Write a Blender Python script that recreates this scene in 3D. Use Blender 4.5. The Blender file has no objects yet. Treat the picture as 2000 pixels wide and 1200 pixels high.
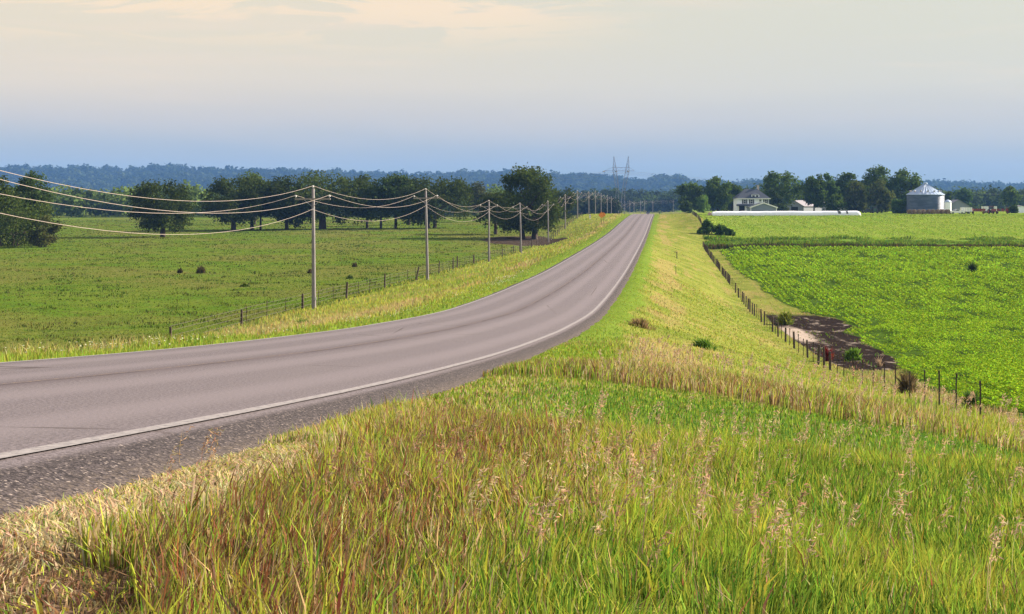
import bpy, math, random
import numpy as np
from mathutils import Vector

# ---------------------------------------------------------------- camera / sky / sun
F = 2800.0            # focal length in photograph pixels (2000 wide)
HY = 405.0            # horizon row in the photograph
CZ = 12.0             # camera height above datum
SUN_EL, SUN_AZ = 27.0, 66.0     # degrees, azimuth from +Y, negative = left
EXPOSURE = 1.7

scene = bpy.context.scene
COL = scene.collection
cam_d = bpy.data.cameras.new('camera')
cam = bpy.data.objects.new('camera', cam_d)
COL.objects.link(cam)
cam.location = (0, 0, CZ)
cam.rotation_euler = (math.radians(90), 0, 0)
cam_d.sensor_width = 36.0
cam_d.lens = 36.0 * F / 2000.0
cam_d.shift_y = -(600.0 - HY) / 2000.0
cam_d.clip_start = 0.1
cam_d.clip_end = 20000
scene.camera = cam

vs = scene.view_settings
vs.view_transform = 'Standard'
vs.look = 'None'
vs.exposure = EXPOSURE
vs.gamma = 1.0
scene.render.engine = 'CYCLES'
scene.cycles.volume_bounces = 1
scene.cycles.max_bounces = 7
scene.cycles.diffuse_bounces = 2
scene.cycles.transmission_bounces = 4
scene.cycles.glossy_bounces = 2
scene.cycles.use_denoising = True


def srgb(r, g, b, k=1.0):
    def f(c):
        c /= 255.0
        return (c / 12.92 if c <= 0.04045 else ((c + 0.055) / 1.055) ** 2.4) * k
    return (f(r), f(g), f(b), 1.0)


class NT:
    """small helper to write node trees"""
    def __init__(self, tree):
        self.t = tree
        self.n = tree.nodes
        self.n.clear()

    def node(self, typ, **kw):
        nd = self.n.new(typ)
        for k, v in kw.items():
            setattr(nd, k, v)
        return nd

    def put(self, nd, key, v):
        sock = nd.inputs[key]
        if isinstance(v, bpy.types.NodeSocket):
            self.t.links.new(v, sock)
        elif v is not None:
            sock.default_value = v

    def math(self, op, a, b=None, c=None, clamp=False):
        nd = self.node('ShaderNodeMath', operation=op, use_clamp=clamp)
        self.put(nd, 0, a)
        if b is not None:
            self.put(nd, 1, b)
        if c is not None:
            self.put(nd, 2, c)
        return nd.outputs[0]

    def mix(self, fac, a, b, blend='MIX'):
        nd = self.node('ShaderNodeMix', data_type='RGBA', blend_type=blend)
        nd.clamp_factor = True
        self.put(nd, 0, fac)
        self.put(nd, 6, a)
        self.put(nd, 7, b)
        return nd.outputs[2]

    def sstep(self, v, lo, hi, a=0.0, b=1.0):
        nd = self.node('ShaderNodeMapRange', interpolation_type='SMOOTHSTEP')
        self.put(nd, 0, v)
        self.put(nd, 1, lo)
        self.put(nd, 2, hi)
        self.put(nd, 3, a)
        self.put(nd, 4, b)
        return nd.outputs[0]

    def noise(self, vec, scale, detail=3.0, rough=0.55, dist=0.0):
        nd = self.node('ShaderNodeTexNoise')
        if vec is not None:
            self.put(nd, 'Vector', vec)
        self.put(nd, 'Scale', scale)
        self.put(nd, 'Detail', detail)
        self.put(nd, 'Roughness', rough)
        self.put(nd, 'Distortion', dist)
        return nd.outputs[0]

    def mapping(self, vec, scale=(1, 1, 1), rot=(0, 0, 0), loc=(0, 0, 0)):
        nd = self.node('ShaderNodeMapping')
        self.put(nd, 'Vector', vec)
        self.put(nd, 'Scale', scale)
        self.put(nd, 'Rotation', rot)
        self.put(nd, 'Location', loc)
        return nd.outputs[0]

    def attr(self, name, out='Fac'):
        nd = self.node('ShaderNodeAttribute', attribute_name=name)
        return nd.outputs[out]


# sun
az, el = math.radians(SUN_AZ), math.radians(SUN_EL)
sun_vec = Vector((math.sin(az) * math.cos(el), math.cos(az) * math.cos(el), math.sin(el)))
sun_d = bpy.data.lights.new('sun', 'SUN')
sun_d.energy = 5.0
sun_d.angle = math.radians(1.5)
sun_d.color = (1.0, 0.87, 0.70)
sun = bpy.data.objects.new('sun', sun_d)
COL.objects.link(sun)
sun.rotation_euler = (-sun_vec).to_track_quat('-Z', 'Y').to_euler()
sun.location = (200, 200, 300)

# world: evening sky, thin high overcast over a clear atmosphere
world = bpy.data.worlds.new('World')
scene.world = world
world.use_nodes = True
w = NT(world.node_tree)
SK = 0.5 ** EXPOSURE
sky = w.node('ShaderNodeTexSky', sky_type='NISHITA')
sky.sun_disc = False
sky.sun_elevation = math.radians(SUN_EL)
sky.sun_rotation = az
sky.air_density = 1.2
sky.dust_density = 3.0
tc = w.node('ShaderNodeTexCoord').outputs['Generated']
sep = w.node('ShaderNodeSeparateXYZ')
w.put(sep, 0, tc)
zdir, xdir, ydir = sep.outputs[2], sep.outputs[0], sep.outputs[1]
nz = w.noise(w.mapping(tc, (2.5, 2.5, 16)), 1.6, 4.0, 0.55, 0.3)
zz = w.math('ADD', zdir, w.math('MULTIPLY', w.math('SUBTRACT', nz, 0.5), 0.022))
ramp = w.node('ShaderNodeValToRGB')
w.put(ramp, 0, zz)
stops = [(0.0, (162, 178, 183)), (0.020, (164, 181, 188)), (0.040, (183, 192, 196)), (0.060, (213, 208, 202)),
         (0.085, (233, 222, 205)), (0.115, (236, 225, 202)), (0.15, (238, 227, 202)), (0.22, (232, 228, 222)), (0.32, (236, 240, 248)),
         (0.6, (222, 232, 250)), (1.0, (200, 216, 245))]
els = ramp.color_ramp.elements
while len(els) < len(stops):
    els.new(0.5)
for e, (p, c) in zip(els, stops):
    e.position = p
    e.color = srgb(*c)
side = w.sstep(xdir, -0.34, 0.34)
tint = w.mix(side, (1.04, 1.0, 0.93, 1), (0.87, 0.935, 0.965, 1))
tint = w.mix(w.sstep(zdir, 0.03, 0.09), (1, 1, 1, 1), tint)
tint = w.mix(w.sstep(zdir, 0.18, 0.40), tint, (1.15, 1.15, 1.18, 1))  # overhead sky, out of view, brightened to add ambient light
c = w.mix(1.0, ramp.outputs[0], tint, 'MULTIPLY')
# streaky lit cirrus, denser towards the left, away from the sun
cn = w.noise(w.mapping(tc, (3.2, 3.2, 26), loc=(0.3, 0.1, 0.0)), 2.1, 6.0, 0.62, 0.7)
cm = w.sstep(cn, 0.47, 0.545)
cm = w.math('MULTIPLY', cm, w.sstep(zdir, 0.10, 0.138))
cm = w.math('MULTIPLY', cm, w.sstep(xdir, 0.12, -0.03))
c = w.mix(w.math('MULTIPLY', cm, 0.9), c, srgb(255, 228, 190, 1.06))
cn2 = w.noise(w.mapping(tc, (2.4, 2.4, 30), loc=(1.3, 2.1, 0.7)), 1.7, 5.0, 0.55, 0.4)
cm2 = w.math('MULTIPLY', w.sstep(cn2, 0.48, 0.75), w.sstep(zdir, 0.055, 0.1))
c = w.mix(w.math('MULTIPLY', cm2, 0.45), c, srgb(252, 228, 200))
bg1 = w.node('ShaderNodeBackground')
w.put(bg1, 0, sky.outputs[0])
w.put(bg1, 1, 0.06)
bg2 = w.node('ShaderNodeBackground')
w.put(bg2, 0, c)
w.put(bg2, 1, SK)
ms = w.node('ShaderNodeMixShader')
w.put(ms, 0, 0.92)
w.put(ms, 1, bg1.outputs[0])
w.put(ms, 2, bg2.outputs[0])
wo = w.node('ShaderNodeOutputWorld')
w.put(wo, 0, ms.outputs[0])

# ---------------------------------------------------------------- object helpers
rng = np.random.default_rng(7)
random.seed(7)


def tag(o, label=None, cat=None, group=None, kind=None):
    if label:
        o['label'] = label
    if cat:
        o['category'] = cat
    if group:
        o['group'] = group
    if kind:
        o['kind'] = kind
    return o


def thing(name, label, cat, loc, rotz=0.0, group=None):
    o = bpy.data.objects.new(name, None)
    o.empty_display_size = 0.3
    COL.objects.link(o)
    o.location = loc
    o.rotation_euler = (0, 0, rotz)
    return tag(o, label, cat, group)


def raw_mesh(name, verts, faces, mats, mat_idx=None, smooth=False, cols=None, fattr=None, uv=None):
    """faces: list of (n,k) int arrays"""
    me = bpy.data.meshes.new(name)
    verts = np.asarray(verts, dtype=np.float32)
    me.vertices.add(len(verts))
    me.vertices.foreach_set('co', verts.ravel())
    flat = np.concatenate([np.asarray(f, dtype=np.int32).ravel() for f in faces])
    sizes = np.concatenate([np.full(len(f), np.asarray(f).shape[1], dtype=np.int32) for f in faces])
    starts = np.concatenate([[0], np.cumsum(sizes)[:-1]]).astype(np.int32)
    me.loops.add(len(flat))
    me.loops.foreach_set('vertex_index', flat)
    me.polygons.add(len(sizes))
    me.polygons.foreach_set('loop_start', starts)
    me.polygons.foreach_set('loop_total', sizes)
    for m in mats:
        me.materials.append(m)
    if mat_idx is not None:
        me.polygons.foreach_set('material_index', np.asarray(mat_idx, dtype=np.int32))
    me.polygons.foreach_set('use_smooth', np.full(len(sizes), bool(smooth)))
    if cols is not None:
        a = me.color_attributes.new('Col', 'FLOAT_COLOR', 'POINT')
        c4 = np.ones((len(verts), 4), dtype=np.float32)
        c4[:, :3] = cols
        a.data.foreach_set('color', c4.ravel())
    if fattr:
        for k, v in fattr.items():
            a = me.attributes.new(k, 'FLOAT', 'POINT')
            a.data.foreach_set('value', np.asarray(v, dtype=np.float32).ravel())
    if uv is not None:
        ul = me.uv_layers.new(name='UVMap')
        ul.data.foreach_set('uv', np.asarray(uv, dtype=np.float32)[flat].ravel())
    me.update(calc_edges=True)
    return me


def link(name, me, parent=None, loc=None):
    o = bpy.data.objects.new(name, me)
    COL.objects.link(o)
    if parent is not None:
        o.parent = parent
    if loc is not None:
        o.location = loc
    return o


class MB:
    """collects simple solids and links them as ONE mesh object"""
    def __init__(self):
        self.v, self.f, self.m, self.n = [], [], [], 0

    def add(self, verts, faces, mi=0):
        verts = np.asarray(verts, dtype=float)
        for f in faces:
            self.f.append([i + self.n for i in f])
            self.m.append(mi)
        self.v.append(verts)
        self.n += len(verts)
        return self

    def box(self, c, s, mi=0, rz=0.0, taper=1.0):
        x, y, z = s[0] / 2, s[1] / 2, s[2] / 2
        p = np.array([(-x, -y, -z), (x, -y, -z), (x, y, -z), (-x, y, -z),
                      (-x * taper, -y * taper, z), (x * taper, -y * taper, z), (x * taper, y * taper, z), (-x * taper, y * taper, z)])
        if rz:
            cs, sn = math.cos(rz), math.sin(rz)
            p = np.stack([p[:, 0] * cs - p[:, 1] * sn, p[:, 0] * sn + p[:, 1] * cs, p[:, 2]], 1)
        return self.add(p + np.array(c), [(0, 3, 2, 1), (4, 5, 6, 7), (0, 1, 5, 4), (1, 2, 6, 5), (2, 3, 7, 6), (3, 0, 4, 7)], mi)

    def tube(self, pts, radii, n=8, mi=0, cap=True):
        pts = np.asarray(pts, dtype=float)
        k = len(pts)
        if np.isscalar(radii):
            radii = [radii] * k
        tang = np.gradient(pts, axis=0)
        tang /= np.linalg.norm(tang, axis=1)[:, None] + 1e-9
        ref = np.array([0, 0, 1.0]) if abs(tang[0][2]) < 0.9 else np.array([1.0, 0, 0])
        a = np.cross(tang, ref)
        a /= np.linalg.norm(a, axis=1)[:, None] + 1e-9
        b = np.cross(tang, a)
        th = np.linspace(0, 2 * math.pi, n, endpoint=False)
        ring = pts[:, None, :] + np.asarray(radii)[:, None, None] * (np.cos(th)[None, :, None] * a[:, None, :] + np.sin(th)[None, :, None] * b[:, None, :])
        faces = []
        for i in range(k - 1):
            for j in range(n):
                faces.append((i * n + j, i * n + (j + 1) % n, (i + 1) * n + (j + 1) % n, (i + 1) * n + j))
        if cap:
            faces.append(tuple(range(n - 1, -1, -1)))
            faces.append(tuple((k - 1) * n + j for j in range(n)))
        return self.add(ring.reshape(-1, 3), faces, mi)

    def lathe(self, prof, n=32, c=(0, 0, 0), mi=0):
        """prof: list of (r,z)"""
        th = np.linspace(0, 2 * math.pi, n, endpoint=False)
        v = [(c[0] + r * math.cos(t), c[1] + r * math.sin(t), c[2] + z) for r, z in prof for t in th]
        faces = []
        for i in range(len(prof) - 1):
            for j in range(n):
                faces.append((i * n + j, i * n + (j + 1) % n, (i + 1) * n + (j + 1) % n, (i + 1) * n + j))
        faces.append(tuple(range(n - 1, -1, -1)))
        faces.append(tuple((len(prof) - 1) * n + j for j in range(n)))
        return self.add(v, faces, mi)

    def prism(self, poly, y0, y1, mi=0, axis='y'):
        """poly in (x,z), extruded along y (or (y,z) along x)"""
        n = len(poly)
        if axis == 'y':
            v = [(p[0], y0, p[1]) for p in poly] + [(p[0], y1, p[1]) for p in poly]
        elif axis == 'x':
            v = [(y0, p[0], p[1]) for p in poly] + [(y1, p[0], p[1]) for p in poly]
        else:
            v = [(p[0], p[1], y0) for p in poly] + [(p[0], p[1], y1) for p in poly]
        f = [tuple(range(n)), tuple(range(2 * n - 1, n - 1, -1))]
        for i in range(n):
            j = (i + 1) % n
            f.append((i, i + n, j + n, j))
        return self.add(v, f, mi)

    def build(self, name, mats, parent=None, smooth=False, loc=None):
        me = bpy.data.meshes.new(name)
        me.from_pydata(np.concatenate(self.v).tolist(), [], self.f)
        if not isinstance(mats, (list, tuple)):
            mats = [mats]
        for m in mats:
            me.materials.append(m)
        me.polygons.foreach_set('material_index', np.array(self.m, dtype=np.int32))
        me.polygons.foreach_set('use_smooth', np.full(len(self.m), bool(smooth)))
        me.update()
        import bmesh
        bm = bmesh.new()
        bm.from_mesh(me)
        bmesh.ops.recalc_face_normals(bm, faces=bm.faces)
        bm.to_mesh(me)
        bm.free()
        return link(name, me, parent, loc)


def copy_thing(root, label, loc, rotz=0.0, group=None, scale=None):
    r = root.copy()
    COL.objects.link(r)
    r.location = loc
    r.rotation_euler = (0, 0, rotz)
    if scale is not None:
        r.scale = scale
    r['label'] = label
    if group:
        r['group'] = group
    for ch in list(root.children):
        c2 = ch.copy()
        COL.objects.link(c2)
        c2.parent = r
        for g in list(ch.children):
            d = g.copy()
            COL.objects.link(d)
            d.parent = c2
    return r


# ---------------------------------------------------------------- materials
MATS = {}


def mat(name, base, rough=0.8, var=0.25, scale=6.0, spec=0.3, metal=0.0, bump=0.0, streak=None, var2=None):
    if name in MATS:
        return MATS[name]
    m = bpy.data.materials.new(name)
    m.use_nodes = True
    t = NT(m.node_tree)
    p = t.node('ShaderNodeTexCoord').outputs['Object']
    if streak:
        p = t.mapping(p, streak)
    n = t.noise(p, scale, 5.0, 0.6)
    dark = tuple(x * (1 - var) for x in base[:3]) + (1,)
    lite = tuple(min(1, x * (1 + var)) for x in base[:3]) + (1,)
    col = t.mix(t.sstep(n, 0.3, 0.7), dark, lite)
    if var2:
        col = t.mix(t.math('MULTIPLY', t.sstep(t.noise(p, scale * 0.31, 4.0), 0.5, 0.68), 0.7), col, tuple(var2[:3]) + (1,))
    b = t.node('ShaderNodeBsdfPrincipled')
    t.put(b, 'Base Color', col)
    t.put(b, 'Roughness', rough)
    t.put(b, 'Metallic', metal)
    t.put(b, 'Specular IOR Level', spec)
    if bump:
        bp = t.node('ShaderNodeBump')
        t.put(bp, 'Strength', bump)
        t.put(bp, 'Distance', 0.05)
        t.put(bp, 'Height', n)
        t.put(b, 'Normal', bp.outputs[0])
    o = t.node('ShaderNodeOutputMaterial')
    t.put(o, 0, b.outputs[0])
    MATS[name] = m
    return m


def leaf_mat(name, trans=0.4, gloss=0.06, gain=1.0):
    m = bpy.data.materials.new(name)
    m.use_nodes = True
    t = NT(m.node_tree)
    c = t.attr('Col', 'Color')
    if gain != 1.0:
        c = t.mix(1.0, c, (gain, gain, gain, 1), 'MULTIPLY')
    d = t.node('ShaderNodeBsdfDiffuse')
    t.put(d, 0, c)
    tr = t.node('ShaderNodeBsdfTranslucent')
    t.put(tr, 0, c)
    mx = t.node('ShaderNodeMixShader')
    t.put(mx, 0, trans)
    t.put(mx, 1, d.outputs[0])
    t.put(mx, 2, tr.outputs[0])
    g = t.node('ShaderNodeBsdfGlossy')
    t.put(g, 'Roughness', 0.45)
    t.put(g, 0, (0.8, 0.8, 0.75, 1))
    m2 = t.node('ShaderNodeMixShader')
    t.put(m2, 0, gloss)
    t.put(m2, 1, mx.outputs[0])
    t.put(m2, 2, g.outputs[0])
    o = t.node('ShaderNodeOutputMaterial')
    t.put(o, 0, m2.outputs[0])
    return m


M_GRASS = leaf_mat('grass_blade', 0.34, 0.0, 0.95)
M_LEAF = leaf_mat('tree_leaf', 0.3, 0.0)
M_CROP = leaf_mat('crop_leaf', 0.45, 0.0)
M_BARK = mat('bark', (0.055, 0.042, 0.032), 0.95, 0.4, 5.0, 0.1, bump=0.5, streak=(3, 3, 0.6))
M_POLE = mat('pole_wood', (0.21, 0.195, 0.195), 0.9, 0.3, 7.0, 0.15, bump=0.3, streak=(3, 3, 0.25), var2=(0.14, 0.115, 0.10))
M_ARM = mat('crossarm_wood', (0.24, 0.215, 0.195), 0.9, 0.25, 9.0, 0.15)
M_PORC = mat('porcelain', (0.55, 0.54, 0.52), 0.35, 0.08, 9.0, 0.5)
M_STEEL = mat('galvanised_steel', (0.33, 0.33, 0.34), 0.5, 0.15, 9.0, 0.5, 0.6)
M_WIRE = mat('aluminium_wire', (0.33, 0.27, 0.235), 0.6, 0.06, 3.0, 0.3, 0.0)
M_FWIRE = mat('fence_wire', (0.10, 0.085, 0.075), 0.7, 0.2, 3.0, 0.2, 0.0)
M_POST = mat('weathered_post', (0.07, 0.053, 0.042), 0.95, 0.4, 9.0, 0.1, streak=(3, 3, 0.5), var2=(0.15, 0.125, 0.105))
M_TPOST = mat('steel_post', (0.055, 0.042, 0.036), 0.8, 0.4, 8.0, 0.2, var2=(0.11, 0.055, 0.035))

# ---------------------------------------------------------------- noise / interpolation
def _hash(i, j, seed):
    h = (i.astype(np.int64) * 374761393 + j.astype(np.int64) * 668265263 + seed * 1442695041) & 0x7fffffff
    h = ((h ^ (h >> 13)) * 1274126177) & 0x7fffffff
    return ((h ^ (h >> 16)) & 0xffff) / 65535.0


def vnoise(x, y, scale, seed=0, octaves=3):
    x = np.asarray(x, dtype=float) / scale
    y = np.asarray(y, dtype=float) / scale
    tot = np.zeros(np.broadcast(x, y).shape)
    amp, norm = 1.0, 0.0
    for o in range(octaves):
        xi, yi = np.floor(x), np.floor(y)
        fx, fy = x - xi, y - yi
        fx, fy = fx * fx * (3 - 2 * fx), fy * fy * (3 - 2 * fy)
        a = _hash(xi, yi, seed + o)
        b = _hash(xi + 1, yi, seed + o)
        c_ = _hash(xi, yi + 1, seed + o)
        d = _hash(xi + 1, yi + 1, seed + o)
        tot += amp * ((a * (1 - fx) + b * fx) * (1 - fy) + (c_ * (1 - fx) + d * fx) * fy)
        norm += amp
        amp *= 0.5
        x, y = x * 2.03 + 11.3, y * 2.03 + 5.7
    return tot / norm


def sst(v, lo, hi):
    t = np.clip((np.asarray(v, dtype=float) - lo) / (hi - lo), 0, 1)
    return t * t * (3 - 2 * t)


def pchip(xk, yk, x):
    """monotone cubic; yk may be (k,) or (k,m)"""
    xk = np.asarray(xk, float)
    yk = np.asarray(yk, float)
    h = np.diff(xk)
    hh = h if yk.ndim == 1 else h[:, None]
    d = np.diff(yk, axis=0) / hh
    m = np.zeros_like(yk)
    m[0], m[-1] = d[0], d[-1]
    w1 = 2 * hh[1:] + hh[:-1]
    w2 = hh[1:] + 2 * hh[:-1]
    with np.errstate(divide='ignore', invalid='ignore'):
        mm = (w1 + w2) / (w1 / d[:-1] + w2 / d[1:])
    m[1:-1] = np.where(d[:-1] * d[1:] > 0, mm, 0.0)
    x = np.clip(np.asarray(x, float), xk[0], xk[-1])
    i = np.clip(np.searchsorted(xk, x) - 1, 0, len(xk) - 2)
    hi = h[i]
    t = (x - xk[i]) / hi
    if yk.ndim > 1:
        t, hi = t[:, None], hi[:, None]
    return ((2 * t**3 - 3 * t**2 + 1) * yk[i] + (t**3 - 2 * t**2 + t) * hi * m[i] + (-2 * t**3 + 3 * t**2) * yk[i + 1] + (t**3 - t**2) * hi * m[i + 1])


# ---------------------------------------------------------------- terrain in road coordinates
# the road is straight in plan: s runs along it, q across it (0 = centre line, + = right)
RA = math.radians(6.0)
UX, UY = math.sin(RA), math.cos(RA)
QC = 6.86              # camera stands 6.86 m right of the centre line


def sq(x, y):
    return x * UX + y * UY, x * UY - y * UX + QC


def xy(s, q):
    t = q - QC
    return s * UX + t * UY, s * UY - t * UX


ROAD = [(-80, 4.6), (-20, 0.9), (0, -0.62), (4, -0.95), (7.1, -1.235), (14.9, -1.9), (22.8, -2.5), (30, -3.0), (39, -3.55), (49, -4.1),
        (72.6, -5.06), (100, -5.5), (134, -5.72), (185, -5.65), (261, -5.25), (371, -3.8), (440, -2.9), (508, -2.4),
        (560, -2.7), (640, -3.7), (720, -4.6), (850, -5.1), (1050, -5.0), (1400, -4), (6000, -3)]


def road_z(s):
    a = np.array(ROAD)
    return pchip(a[:, 0], a[:, 1], s)


COLS = {
    -2600: [(-80, -6), (0, -7.5), (100, -8.8), (200, -8), (350, -6.8), (550, -4.9), (800, -4.2), (1500, -3), (6000, -3)],
    -120: [(-80, -5), (0, -6.5), (60, -8.2), (100, -8.8), (200, -8.1), (350, -6.8), (550, -4.9), (800, -4.2), (1500, -3), (6000, -3)],
    -30: [(-80, -3), (0, -5), (40, -7.2), (76, -8.3), (107, -8.6), (150, -8.6), (200, -8.4), (260, -8.3), (325, -7.6), (383, -6.2), (440, -4.6), (550, -3.4), (800, -4.6), (1500, -3), (6000, -3)],
    -19.5: [(-80, 1), (0, -3), (20, -4.4), (40, -6.1), (56, -7.0), (76, -7.7), (107, -7.85), (158, -8.07), (215, -8.2), (261, -8.5), (325, -8.0), (383, -5.8), (438, -3.6), (505, -2.6), (560, -2.8), (700, -4.2), (850, -5), (1050, -5), (1500, -3), (6000, -3)],
    -12: [(-80, 2), (0, -1.9), (20, -3.3), (40, -5.0), (60, -6.1), (107, -7.0), (158, -7.2), (215, -7.15), (261, -7.1), (325, -6.3), (383, -4.7), (440, -3.2), (508, -2.5), (560, -2.8), (640, -3.7), (720, -4.5), (850, -5), (1050, -5), (1500, -3.5), (6000, -3)],
    7.2: [(-80, 4), (-10, -0.5), (0, -1.28), (5, -1.52), (9, -1.78), (12.5, -2.05), (14.6, -2.48), (17.5, -2.62), (21, -2.76), (30, -3.5), (40, -4.3), (50, -4.9), (75, -6.0), (100, -6.75), (150, -7.0), (200, -6.8), (261, -6.15), (300, -5.5), (371, -4.15), (440, -3.1), (508, -2.5), (560, -2.7), (640, -3.4), (720, -4), (850, -4.6), (1050, -4.6), (1500, -3.5), (6000, -3)],
    10.2: [(-80, 3), (-10, -1.1), (0, -1.7), (5, -1.85), (9, -2.03), (12.5, -2.25), (14.6, -2.78), (17.5, -2.95), (21, -3.12), (30, -4.05), (40, -5.2), (50, -5.7), (75, -7.1), (100, -7.95), (150, -8.4), (200, -7.9), (261, -6.95), (300, -6.1), (371, -4.3), (440, -3.1), (508, -2.5), (560, -2.6), (640, -3.0), (720, -3.6), (850, -4.2), (1050, -4.4), (1500, -3.5), (6000, -3)],
    16.5: [(-80, -1), (0, -3.2), (20, -4.5), (30, -5.3), (48, -6.75), (75, -8.9), (100, -10.1), (150, -10.9), (200, -10), (260, -8.7), (300, -7.5), (325, -6.0), (400, -3.1), (508, -2.4), (640, -2.4), (850, -3.2), (1050, -4), (1500, -3), (6000, -3)],
    26: [(-80, -2), (0, -4.6), (30, -6.2), (60, -7.75), (100, -10.2), (150, -11), (200, -10), (260, -8.6), (295, -7.4), (400, -4.6), (500, -2.45), (620, -2.1), (800, -2.6), (1500, -2.5), (6000, -3)],
    2600: [(-80, -2), (0, -4.6), (30, -6.2), (60, -7.75), (100, -10.2), (150, -11), (200, -10), (260, -8.6), (295, -7.4), (400, -4.6), (500, -2.45), (620, -2.1), (800, -2.6), (1500, -2.5), (6000, -3)],
}
EDGE = 4.02           # half width of the paved road with its shoulders
for qe in (-EDGE - 0.3, -EDGE + 0.1, EDGE - 0.1, EDGE + 0.3):
    dz = -0.165 if abs(qe) > EDGE else -0.225
    COLS[qe] = [(s, z + dz) for s, z in ROAD]
QS = sorted(COLS)


def steps(segs):
    out = [segs[0][0]]
    for a, b, d in segs:
        n = max(1, int(round((b - a) / d)))
        out += list(np.linspace(a, b, n + 1)[1:])
    return np.array(out)


SG = steps([(-80, -6, 6), (-6, 32, 0.5), (32, 110, 1.2), (110, 330, 2.5), (330, 700, 7), (700, 1400, 35), (1400, 6000, 200)])
QG = steps([(-2600, -500, 150), (-500, -120, 20), (-120, -60, 4), (-60, -22, 1.5), (-22, -EDGE - 0.3, 0.5), (-EDGE - 0.3, -EDGE + 0.1, 0.4),
            (-EDGE + 0.1, EDGE - 0.1, 1.2), (EDGE - 0.1, EDGE + 0.3, 0.4), (EDGE + 0.3, 30, 0.45), (30, 70, 1.5), (70, 130, 5), (130, 500, 20), (500, 2600, 150)])
colz = np.stack([pchip(*np.array(COLS[q]).T, SG) for q in QS])          # (cols, ns)
ZG = pchip(np.array(QS), colz, QG)                                       # (nq, ns)
SS, QQ = np.meshgrid(SG, QG)
XX, YY = xy(SS, QQ)
off = sst(np.abs(QQ), EDGE + 0.3, EDGE + 1.6)
near = 1 - sst(SS, 20, 60)
ZG = ZG + off * ((vnoise(XX, YY, 5.0, 3) - 0.5) * (0.16 + 0.10 * (1 - near)) + (vnoise(XX, YY, 1.1, 9) - 0.5) * 0.10)
ZG = ZG + sst(np.abs(QQ), 25, 60) * (vnoise(XX, YY, 45, 21) - 0.5) * 0.7 * (1 - sst(SS, 60, 90) * (QQ > 0) * 0.6)
ZG = ZG + CZ


def ground(x, y):
    s, q = sq(np.asarray(x, float), np.asarray(y, float))
    i = np.clip(np.searchsorted(QG, q) - 1, 0, len(QG) - 2)
    j = np.clip(np.searchsorted(SG, s) - 1, 0, len(SG) - 2)
    a = np.clip((q - QG[i]) / (QG[i + 1] - QG[i]), 0, 1)
    b = np.clip((s - SG[j]) / (SG[j + 1] - SG[j]), 0, 1)
    return (ZG[i, j] * (1 - a) * (1 - b) + ZG[i + 1, j] * a * (1 - b) + ZG[i, j + 1] * (1 - a) * b + ZG[i + 1, j + 1] * a * b)


def at(px, D, dz=0.0):
    """world point on the ground under photo column px at depth D"""
    x = (px - 1000.0) / F * D
    return Vector((x, D, float(ground(x, D)) + dz))


def depth_of(px, py, d0=3.0, d1=700.0):
    """depth where the ground meets photo pixel (px,py)"""
    D = np.geomspace(d0, d1, 3000)
    yy = HY + (CZ - ground((px - 1000.0) / F * D, D)) * F / D
    k = np.where(yy <= py)[0]
    return float(D[k[0]]) if len(k) else d1


# zone masks shared by the ground material and the planting
def fence_q(s):
    return 16.8 + (s - 48.0) * (14.6 - 16.8) / (300.0 - 48.0)


def crop_edge(s):
    return pchip([-80, 40, 62, 82, 98, 108, 122, 135, 145, 155, 172, 282, 4200], [18.0, 18.0, 18.8, 20.0, 21.7, 22.0, 22.5, 23.8, 22.8, 21.2, 19.6, 17.6, 17.6], s)


def m_pasture(s, q):
    return sst(-q, 19.3, 21.0)


def m_crop(s, q):
    return sst(q - crop_edge(s) + (vnoise(s, q, 4.0, 31) - 0.5) * 2.6, -0.2, 0.6) * (1 - sst(s, 278, 282))


def m_hay(s, q):
    return sst(q, 17.5, 19) * sst(s + (vnoise(s, q, 14, 35) - 0.5) * 10, 308, 316)


def m_ditch(s, q):
    return sst(q, 15.5, 18) * sst(s, 279, 284) * (1 - sst(s, 306, 318))


def m_mud(s, q):
    return sst(q, fence_q(s) + 0.6, fence_q(s) + 1.4) * (1 - m_crop(s, q)) * sst(s, 78, 92) * (1 - sst(s, 138, 158))


def m_dirt(s, q):
    x, y = xy(s, q)
    cx, cy = (1024 - 1000) / F * 330, 328
    r = np.hypot((x - cx) / 10.5, (y - cy) / 26.0) + (vnoise(x, y, 6, 41) - 0.5) * 0.5
    return 1 - sst(r, 0.75, 1.05)


def strips(s, q):
    """mown green strip beside the pavement and the tan strip of dry grass behind it"""
    de = np.abs(q) - EDGE
    right = q > 0
    w1 = vnoise(s * 0.12, q * 0.3 + 50, 1.6, 171)
    w2 = vnoise(s * 0.35, q, 1.7, 172)
    g = sst(np.where(right, 1.9, 2.6) - de + (w2 - 0.5) * 1.6, 0, 0.8) * sst(de, -0.2, 0.1)
    c_ = np.where(right, 3.2, 4.6) + (w1 - 0.5) * 1.8
    t_ = sst(1.0 - np.abs(de - c_) / np.where(right, 1.5, 1.7) + (w2 - 0.5) * 0.8, 0.0, 0.6)
    brk = sst(vnoise(s * 0.5, q * 0.7, 7.0, 173), 0.34, 0.62)
    lon = sst(np.asarray(s, float), 21, 27)
    return g * lon, t_ * (1 - g) * brk * lon


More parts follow.
